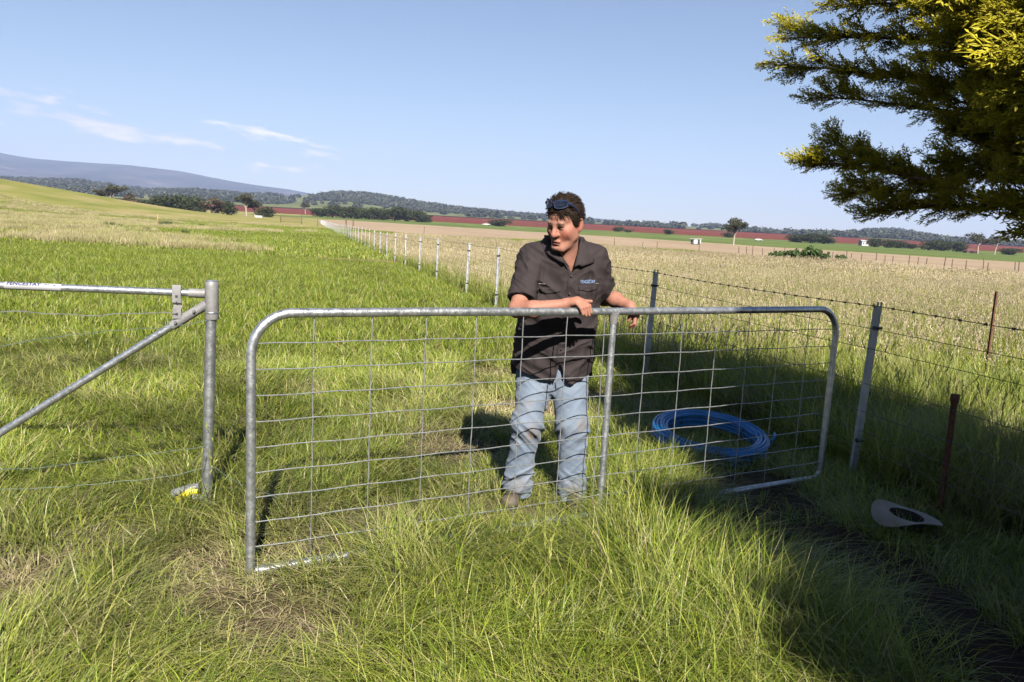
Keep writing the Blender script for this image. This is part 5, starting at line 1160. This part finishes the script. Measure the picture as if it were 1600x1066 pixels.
# jeans
jn = Field(); jn.el((.242, 4.375, .80), (.192, .128, .15), .04)
for (hp_, kn, an_), kr in zip(LEGS, (.079, .081)):
    jn.rc(hp_, kn, .102, kr, .03); mid_ = np.array(kn)*.35+np.array(an_)*.65+np.array([0, .012, 0]); jn.rc(kn, mid_, kr, .069, .02); jn.rc(mid_, an_, .069, .073, .02)
jn.rc((.20, 4.36, .70), (.30, 4.36, .70), .075, .075, .04)
def jfold(P):
    x, y, z = P.T; sd_ = np.where(x < .255, 1., -1.)
    kn = np.exp(-((z-.46)/.10)**2); an_ = sstep(.30, .10, z); th_ = sstep(.52, .72, z)
    f1 = fold(np.stack([x, y, z+sd_*.9*(x-.25)+.4*y], 1), (4.6, 4.6, 12.5), .0155, 1.7, 71); f2 = fold(np.stack([x, y, z-sd_*.5*x], 1), (5.5, 5.5, 17), .0145, 1.5, 77); f3 = fold(np.stack([x+.5*z*sd_, y, z], 1), (8, 6, 6), .0085, 1.2, 83)
    return -(f1*(.45+.9*kn)+f2*(an_*1.25+.15)+f3*th_)
jn.fn(jfold, (.25, 4.3, .4), 99, .02, 'add'); jn.fn(lambda P: .028-P[:, 2], (.25, 4.3, .0), 99, .01, 'i')
V, Q = surface(jn, (-.08, 4.12, 0), (.56, 4.58, .93), .0045, 'jeans')
JM, t, o = new_mat('faded_denim'); b = t.nodes.new('ShaderNodeBsdfPrincipled'); b.inputs['Roughness'].default_value = .9; b.inputs['Specular IOR Level'].default_value = .15; b.inputs['Sheen Weight'].default_value = .1
c1 = ramp(t, noise(t, 7, 5, .6), [(.3, (.105, .136, .186)), (.55, (.138, .170, .220)), (.72, (.172, .203, .25))])
a = t.nodes.new('ShaderNodeAttribute'); a.attribute_name = 'soil'; mx = t.nodes.new('ShaderNodeMix'); mx.data_type = 'RGBA'; t.links.new(a.outputs['Fac'], mx.inputs['Factor']); t.links.new(c1, mx.inputs['A']); mx.inputs['B'].default_value = (.17, .13, .095, 1); t.links.new(mx.outputs['Result'], b.inputs['Base Color'])
bn = t.nodes.new('ShaderNodeBump'); bn.inputs['Strength'].default_value = .25; bn.inputs['Distance'].default_value = .003; t.links.new(noise(t, 380, 3), bn.inputs['Height']); b2 = t.nodes.new('ShaderNodeBump'); b2.inputs['Strength'].default_value = .5; b2.inputs['Distance'].default_value = .012; t.links.new(noise(t, 9, 1.5, .5, dist=.5, stretch=(1, 1, 1.8)), b2.inputs['Height']); t.links.new(bn.outputs[0], b2.inputs['Normal']); t.links.new(b2.outputs[0], b.inputs['Normal']); t.links.new(b.outputs[0], o.inputs[0])
me = mesh_fast('jeans', V-MO, Q); soil = np.zeros(len(V))
for c, r_, am in (((.135, 4.19, .44), (.035, .06, .05), .75), ((.42, 4.19, .50), (.035, .06, .04), .6), ((.40, 4.2, .12), (.06, .1, .05), .5), ((.08, 4.25, .12), (.06, .1, .05), .4), ((.11, 4.19, .60), (.04, .06, .05), .25)): soil = np.maximum(soil, am*np.exp(-(((V-np.array(c))/np.array(r_))**2).sum(1)))
fattr(me, 'soil', soil*(.5+vnoise(V[:, 0]*60, V[:, 1]*60, V[:, 2]*60, 3))); jo = obj('jeans', me, JM, man)
MB().tube([Vector((.258, 4.231, .735))-Vector(MO), Vector((.262, 4.248, .70))-Vector(MO), Vector((.266, 4.285, .655))-Vector(MO)], .0028, 6).build('fly_seam', JM, jo)
# boots
BOOT = pmat('worn_leather', [(.35, (.055, .042, .03)), (.65, (.10, .078, .058))], 25, .7, 0, .3, 120)
for (ax_, ay_, dx) in ((.072, 4.335, -.035), (.394, 4.295, .012)):
    bt = Field(); bt.rc((ax_, ay_+.01, .05), (ax_, ay_+.01, .17), .050, .052, .02); bt.rc((ax_, ay_+.02, .045), (ax_+dx, ay_-.15, .040), .046, .042, .03); bt.el((ax_+dx*1.1, ay_-.17, .042), (.050, .055, .036), .03); bt.fn(lambda P: .004-P[:, 2], (ax_, ay_, 0), 99, .01, 'i')
    V, Q = surface(bt, (ax_-.13, ay_-.27, 0), (ax_+.13, ay_+.12, .21), .006, 'boot'); obj('boot', mesh_fast('boot', V-MO, Q), BOOT, man)
# sunglasses pushed up on the hair
sg = empty('sunglasses', tuple(hw((0, -.085, .098))), 0, 'dark blue wraparound sunglasses pushed up on the man\'s hair', 'sunglasses'); SO = Vector(hw((0, -.085, .098)))
FRM = pmat('frame_navy', [(.4, (.012, .018, .05)), (.6, (.02, .03, .08))], 20, .3); LENS = pmat('lens_blue', [(.35, (.004, .007, .016)), (.65, (.008, .014, .03))], 12, .12, 0, spec=.35)
def gp_(x, z): return np.array([x, -.104+9*x*x+.30*z, .108+z])      # wraps round the forehead
for s_ in (-1, 1):
    rim = []
    for k in range(22):
        a_ = k/22*2*math.pi; ex = .029*np.sign(math.cos(a_))*abs(math.cos(a_))**.75; ez = .0175*np.sign(math.sin(a_))*abs(math.sin(a_))**.75; q = gp_(s_*.037+ex, ez);  rim.append(Vector(hw(q))-SO)
    MB().tube(rim, .0030, 6, closed=True).build('rim', FRM, sg)
    c = sum(rim, Vector())/22; out_ = Vector(HR @ np.array([0, -1, .3])).normalized(); rows_ = [[c+(p-c)*f+out_*.006*(1-f*f) for p in rim] for f in (1, .75, .5, .25)]
    V = [p for r_ in rows_ for p in r_]+[c+out_*.006]; Fc = [(i*22+j, i*22+(j+1) % 22, (i+1)*22+(j+1) % 22, (i+1)*22+j) for i in range(3) for j in range(22)]+[(66+j, 66+(j+1) % 22, 88) for j in range(22)]
    MB().add(V, Fc).build('lens', LENS, sg, sharp=80)
    ar = [gp_(s_*.068, .004), np.array([s_*.086, -.045, .098]), np.array([s_*.090, .0, .062]), np.array([s_*.088, .035, .030])]; MB().tube([Vector(hw(q))-SO for q in ar], [.0052, .0048, .004, .003], 7).build('temple_arm', FRM, sg)
MB().tube([Vector(hw(q))-SO for q in (gp_(-.008, .006)+[0, -.002, 0], gp_(0, .009)+[0, -.004, 0], gp_(.008, .006)+[0, -.002, 0])], .0034, 7).build('bridge', FRM, sg)
# ---------------------------------------------------------------- the cypress over the right corner
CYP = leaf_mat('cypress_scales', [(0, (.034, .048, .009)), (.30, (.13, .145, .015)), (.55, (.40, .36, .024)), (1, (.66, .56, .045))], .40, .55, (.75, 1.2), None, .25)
CBARK = pmat('cypress_bark', [(.3, (.10, .060, .040)), (.6, (.20, .13, .09))], 9, .9, 0, .5, 60)
rng = np.random.default_rng(303)
def spray(rng):
    V = []; Q = []; B = []
    def cord(p, d, l, wd, b0, b1):
        d = d/np.linalg.norm(d); s_ = np.cross(d, [rng.normal()*.5, rng.normal()*.5, 1]); s_ /= np.linalg.norm(s_); k = len(V); u_ = np.cross(s_, d)
        V.extend([p, p+d*l*.42-s_*wd, p+d*l, p+d*l*.42+s_*wd, p+d*l*.42+u_*wd*.8]); Q.append((k, k+1, k+2, k+4)); Q.append((k, k+4, k+2, k+3)); bm_ = (b0+b1)/2; B.extend([b0, bm_, b1, bm_, bm_])
    L = .21
    for i in range(11):
        f = i/11; base = np.array([L*f, 0, .014*math.sin(f*3)]); sd_ = 1 if i % 2 else -1
        ang = rad(rng.uniform(24, 42))*sd_; ll = L*(.50*(1-f)**.8+.13)*rng.uniform(.7, 1.15)
        d = np.array([math.cos(ang), math.sin(ang), rng.normal()*.28+.12])
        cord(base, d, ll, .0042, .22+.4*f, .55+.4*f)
        m_ = max(2, int(ll/.020))
        for j in range(m_):
            g = (j+.5)/m_; p = base+d*ll*g
            for s2 in (-1, 1):
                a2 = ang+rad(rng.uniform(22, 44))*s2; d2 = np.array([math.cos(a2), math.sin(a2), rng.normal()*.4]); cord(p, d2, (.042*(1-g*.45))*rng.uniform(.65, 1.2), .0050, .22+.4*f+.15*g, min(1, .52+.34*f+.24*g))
    cord(np.array([0, 0, 0]), np.array([1., 0, 0]), L*1.18, .0042, .2, 1)
    me = mesh_fast('spray', np.array(V), np.array(Q), False); fattr(me, 'bv', B); return me
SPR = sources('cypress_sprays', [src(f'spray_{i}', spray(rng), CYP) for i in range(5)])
LIMBS = [
[(2.24,3.30,1.72),(2.10,3.75,1.85),(1.88,3.95,1.95),(1.69,4.05,2.05),(1.44,4.10,2.14)],
[(1.99,3.85,1.91),(1.77,4.00,1.97),(1.58,4.00,1.98),(1.43,4.00,1.97)],
[(2.13,3.80,1.86),(2.03,4.10,1.87),(1.84,4.20,1.86),(1.67,4.25,1.83)],
[(2.26,3.70,1.78),(2.10,3.90,1.79),(1.96,4.00,1.77),(1.78,4.05,1.72)],
[(2.18,3.10,2.17),(2.04,3.50,2.28),(1.82,3.80,2.37),(1.52,4.00,2.44),(1.12,4.10,2.47)],
[(2.15,3.10,2.36),(2.01,3.50,2.46),(1.79,3.80,2.55),(1.51,4.00,2.59),(1.16,4.15,2.60)],
[(2.27,3.20,2.09),(2.15,3.60,2.17),(1.91,3.90,2.26),(1.68,4.10,2.32),(1.40,4.20,2.33)],
[(2.06,3.20,2.61),(1.90,3.60,2.67),(1.70,3.90,2.73),(1.37,4.10,2.76)],
[(2.35,3.30,2.06),(2.22,3.60,2.12),(2.05,3.90,2.19)],
[(2.37,3.30,1.95),(2.35,3.70,2.00),(2.23,3.90,2.02),(2.06,4.10,2.02)],
[(2.46,3.40,1.85),(2.49,3.80,1.91),(2.36,4.00,1.96),(2.17,4.20,1.94)],
[(2.48,3.30,1.80),(2.56,3.60,1.78),(2.60,3.80,1.74)],
[(2.03,2.90,2.24),(1.92,3.10,2.30),(1.74,3.25,2.38),(1.65,3.35,2.35)],
[(1.94,2.80,2.32),(1.86,2.95,2.35),(1.77,3.05,2.42),(1.68,3.15,2.42)],
[(1.97,2.80,2.15),(1.97,3.00,2.16),(1.91,3.10,2.15),(1.81,3.20,2.24)],
[(1.95,2.90,2.41),(1.89,3.10,2.48),(1.75,3.30,2.54),(1.58,3.50,2.58)],
[(2.13,3.00,2.08),(2.08,3.30,2.10),(1.91,3.50,2.22),(1.72,3.70,2.30)],
[(2.28,3.10,1.88),(2.28,3.40,1.93),(2.17,3.60,2.02),(2.02,3.80,2.21)],
[(1.90,3.00,2.64),(1.73,3.30,2.70),(1.55,3.60,2.76),(1.34,3.80,2.79)],
]
TR = Vector((3.25, 2.0, 0)); TH = 7.4
cy = empty('cypress_tree', TR, 0, 'golden-tipped cypress leaning dark foliage into the upper right corner', 'tree')
trunk = MB().tube([(0, 0, -.3), (.02, .02, .5), (-.02, .03, 2), (.03, 0, 4), (0, 0, 6), (0, 0, 7.2)], [.30, .24, .19, .13, .06, .015], 12)
trunk.build('trunk', CBARK, cy)
P = []; X_ = []; S_ = []; T_ = []
def euler_from(xd, zref):
    xd = xd/np.linalg.norm(xd, axis=1, keepdims=True); yd = np.cross(zref, xd); yd /= np.linalg.norm(yd, axis=1, keepdims=True); zd = np.cross(xd, yd)
    return np.stack([np.arctan2(yd[:, 2], zd[:, 2]), -np.arcsin(np.clip(xd[:, 2], -1, 1)), np.arctan2(xd[:, 1], xd[:, 0])], 1)
limb_mb = MB()
def foliate(pts, node=.050, l0=.17, l1=.08, nsh=2, ssc=.95, step=.075, wood=.012):
    pts = np.array(pts, float); sl = np.linalg.norm(np.diff(pts, axis=0), axis=1); cum = np.concatenate([[0], np.cumsum(sl)]); tot = cum[-1]
    limb_mb.tube([Vector(p)-TR for p in pts], list(np.linspace(wood, .0025, len(pts))), 6)
    for s_ in np.arange(0, tot, node):
        f = s_/tot; p = np.array([np.interp(s_, cum, pts[:, k]) for k in range(3)]); p2 = np.array([np.interp(min(tot, s_+.05), cum, pts[:, k]) for k in range(3)])
        d = p2-p; d = d/(np.linalg.norm(d)+1e-9) if np.linalg.norm(d) > 1e-6 else pts[-1]-pts[-2]; d = d/np.linalg.norm(d)
        for q in range(nsh):
            sd_ = rng.choice([-1, 1]); side_ = np.cross(d, [0, 0, 1.]); side_ /= np.linalg.norm(side_)
            dv = d*rng.uniform(.9, 1.3)+side_*sd_*rng.uniform(.1, .75)+np.array([0, 0, rng.normal()*.26+.05]); dv /= np.linalg.norm(dv)
            l = (l0+(l1-l0)*f)*rng.uniform(.5, 1.1)
            for g in np.arange(.0, l, step):
                P.append(p+dv*g+rng.normal(size=3)*.01); X_.append(dv+rng.normal(size=3)*.28); S_.append(ssc*rng.uniform(.5, .85)*(1-.2*g/l)); T_.append(rng.random())
    P.append(pts[-1]-d*.08); X_.append(d); S_.append(ssc*.8); T_.append(.7)
for li, l in enumerate(LIMBS):
    l = l[:-1]+[tuple(np.array(l[-2])+(np.array(l[-1])-np.array(l[-2]))*.62)]
    foliate(l, nsh=2, ssc=.78 if li < 4 else .88, node=.072)
    la = np.array(l)
    for q in range(6):                     # side branchlets fan out from the limb
        f = .12+.84*q/6+rng.uniform(-.03, .03); fi_ = f*(len(la)-1); i0_ = min(int(fi_), len(la)-2); p = la[i0_]+(la[i0_+1]-la[i0_])*(fi_-i0_); d = la[i0_+1]-la[i0_]; d = d/np.linalg.norm(d)
        sv = np.cross(d, [0, 0, 1.]); sv /= np.linalg.norm(sv); L = (rng.uniform(.10, .20) if li in (0, 1, 2, 3, 6, 8, 9) else rng.uniform(.16, .34))*(1-.45*f)
        dv = d*.85+sv*(1 if q % 2 else -1)*rng.uniform(.3, .7)+np.array([0, 0, rng.uniform(-.28, .42)]); dv /= np.linalg.norm(dv)
        foliate([p, p+dv*L*.55+[0, 0, .01], p+dv*L+[0, 0, .035]], .055, .09, .05, 2, .9, .07, .005)
    if li in (1, 2, 3): continue          # these fork from the first limb
    a = np.array(l[0]); b = np.array([TR.x, TR.y, max(1.0, a[2]-.5)]); limb_mb.tube([Vector(b)-TR, Vector((a+b)/2+[0, 0, .08])-TR, Vector(a)-TR], [.05, .03, .014], 7)
    if True:  # inner part of the limb, mostly out of sight behind the outer foliage
        foliate([b*.35+a*.65, a], .10, .45, .34, 3, 1.7, .11)
# the rest of the crown, all round the trunk
ga = 0
for k in range(110):
    z = 1.5+(k/109)**.9*5.6; ga += 2.39996; az_ = ga
    R_ = (1.95 if z < 3.6 else 1.95*(1-(z-3.6)/3.9)**.9)*rng.uniform(.85, 1.06)
    dx, dy = math.cos(az_), math.sin(az_)
    if dx > .3: R_ *= .62
    if z > 2.9 and dx < -.1: R_ *= .36
    if z < 3.35 and dy > .15 and dx < .6: continue                     # that side is carried by the limbs above
    if z < 3.4 and dx < -.2 and dy > -.2: R_ *= .62
    if dy < -.3: R_ *= 1.3
    if dx < -.6 and dy < .2: R_ *= .82
    b = np.array([TR.x, TR.y, z-.25]); tip = b+np.array([dx*R_, dy*R_, R_*.28]); midp = b+np.array([dx*R_*.5, dy*R_*.5, R_*.08])
    foliate([b+(midp-b)*.15, midp, tip], .11, .62, .26, 4, 2.0, .13, .03)
# the close interior of the crown
ni = 3600; u_ = rand_unit(rng, ni)*(rng.random(ni)**(1/3))[:, None]
for k in range(ni):
    p = np.array([3.30, 1.55, 3.2])+u_[k]*[.95, 1.8, 1.9]
    if p[2] > 3.0 and p[0] < 2.65: continue
    if p[1] > 2.6 and p[0] < 2.5: continue
    P.append(p); X_.append(u_[k]*[1, 1, .3]+rng.normal(size=3)*.4); S_.append(rng.uniform(1.8, 2.8)); T_.append(rng.random())
limb_mb.build('limbs', CBARK, cy)
P = np.array(P); X_ = np.array(X_); n = len(P); zr = np.array([0, 0, 1.])+rng.normal(size=(n, 3))*.45
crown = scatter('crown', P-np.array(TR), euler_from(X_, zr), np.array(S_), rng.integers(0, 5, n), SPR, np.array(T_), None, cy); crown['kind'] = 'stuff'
print('cypress sprays', n)

# unseen second cypress, added behind the viewpoint to deepen shade at the lower right
TR2 = Vector((4.15, -2.5, 0)); c2_ = empty('cypress_tree', TR2, 0, 'unseen cypress added for its shade, standing outside the view to the right', 'tree')
MB().tube([(0, 0, -.3), (.02, .02, .5), (-.02, .03, 2), (.03, 0, 4), (0, 0, 6.2)], [.28, .22, .17, .11, .03], 12).build('trunk', CBARK, c2_)
P = []; X_ = []; S_ = []; T_ = []; u_ = rand_unit(rng, 3800)*(rng.random(3800)**.4)[:, None]
for k in range(3800):
    p = np.array([0, 0, 3.9])+u_[k]*[1.75*(1 if u_[k][2] < .2 else 1-.5*u_[k][2]), 1.9, 3.1]; P.append(p); X_.append(u_[k]*[1, 1, .2]+rng.normal(size=3)*.3+[0, 0, .15]); S_.append(rng.uniform(1.7, 2.7)); T_.append(rng.random())
P = np.array(P); n = len(P); cr2 = scatter('crown', P, euler_from(np.array(X_), np.array([0, 0, 1.])+rng.normal(size=(n, 3))*.45), np.array(S_), rng.integers(0, 5, n), SPR, np.array(T_), None, c2_); cr2['kind'] = 'stuff'

# ---------------------------------------------------------------- the air
hz = MB(); hz.add([(sx_*14500, y_, z_) for sx_ in (-1, 1) for y_ in (-3000, 12200) for z_ in (-3, 980)], [(0, 1, 3, 2), (4, 6, 7, 5), (0, 4, 5, 1), (2, 3, 7, 6), (0, 2, 6, 4), (1, 5, 7, 3)])
HM = bpy.data.materials.new('haze_air'); HM.use_nodes = True; t = HM.node_tree; t.nodes.clear(); o = t.nodes.new('ShaderNodeOutputMaterial'); v = t.nodes.new('ShaderNodeVolumePrincipled')
v.inputs['Color'].default_value = (.52, .63, 1, 1); v.inputs['Density'].default_value = 9.2e-5; v.inputs['Anisotropy'].default_value = .0
t.links.new(v.outputs[0], o.inputs['Volume'])
tag(hz.build('haze', HM, smooth=False), 'thin blue haze in the air over the plain', 'haze', kind='stuff')
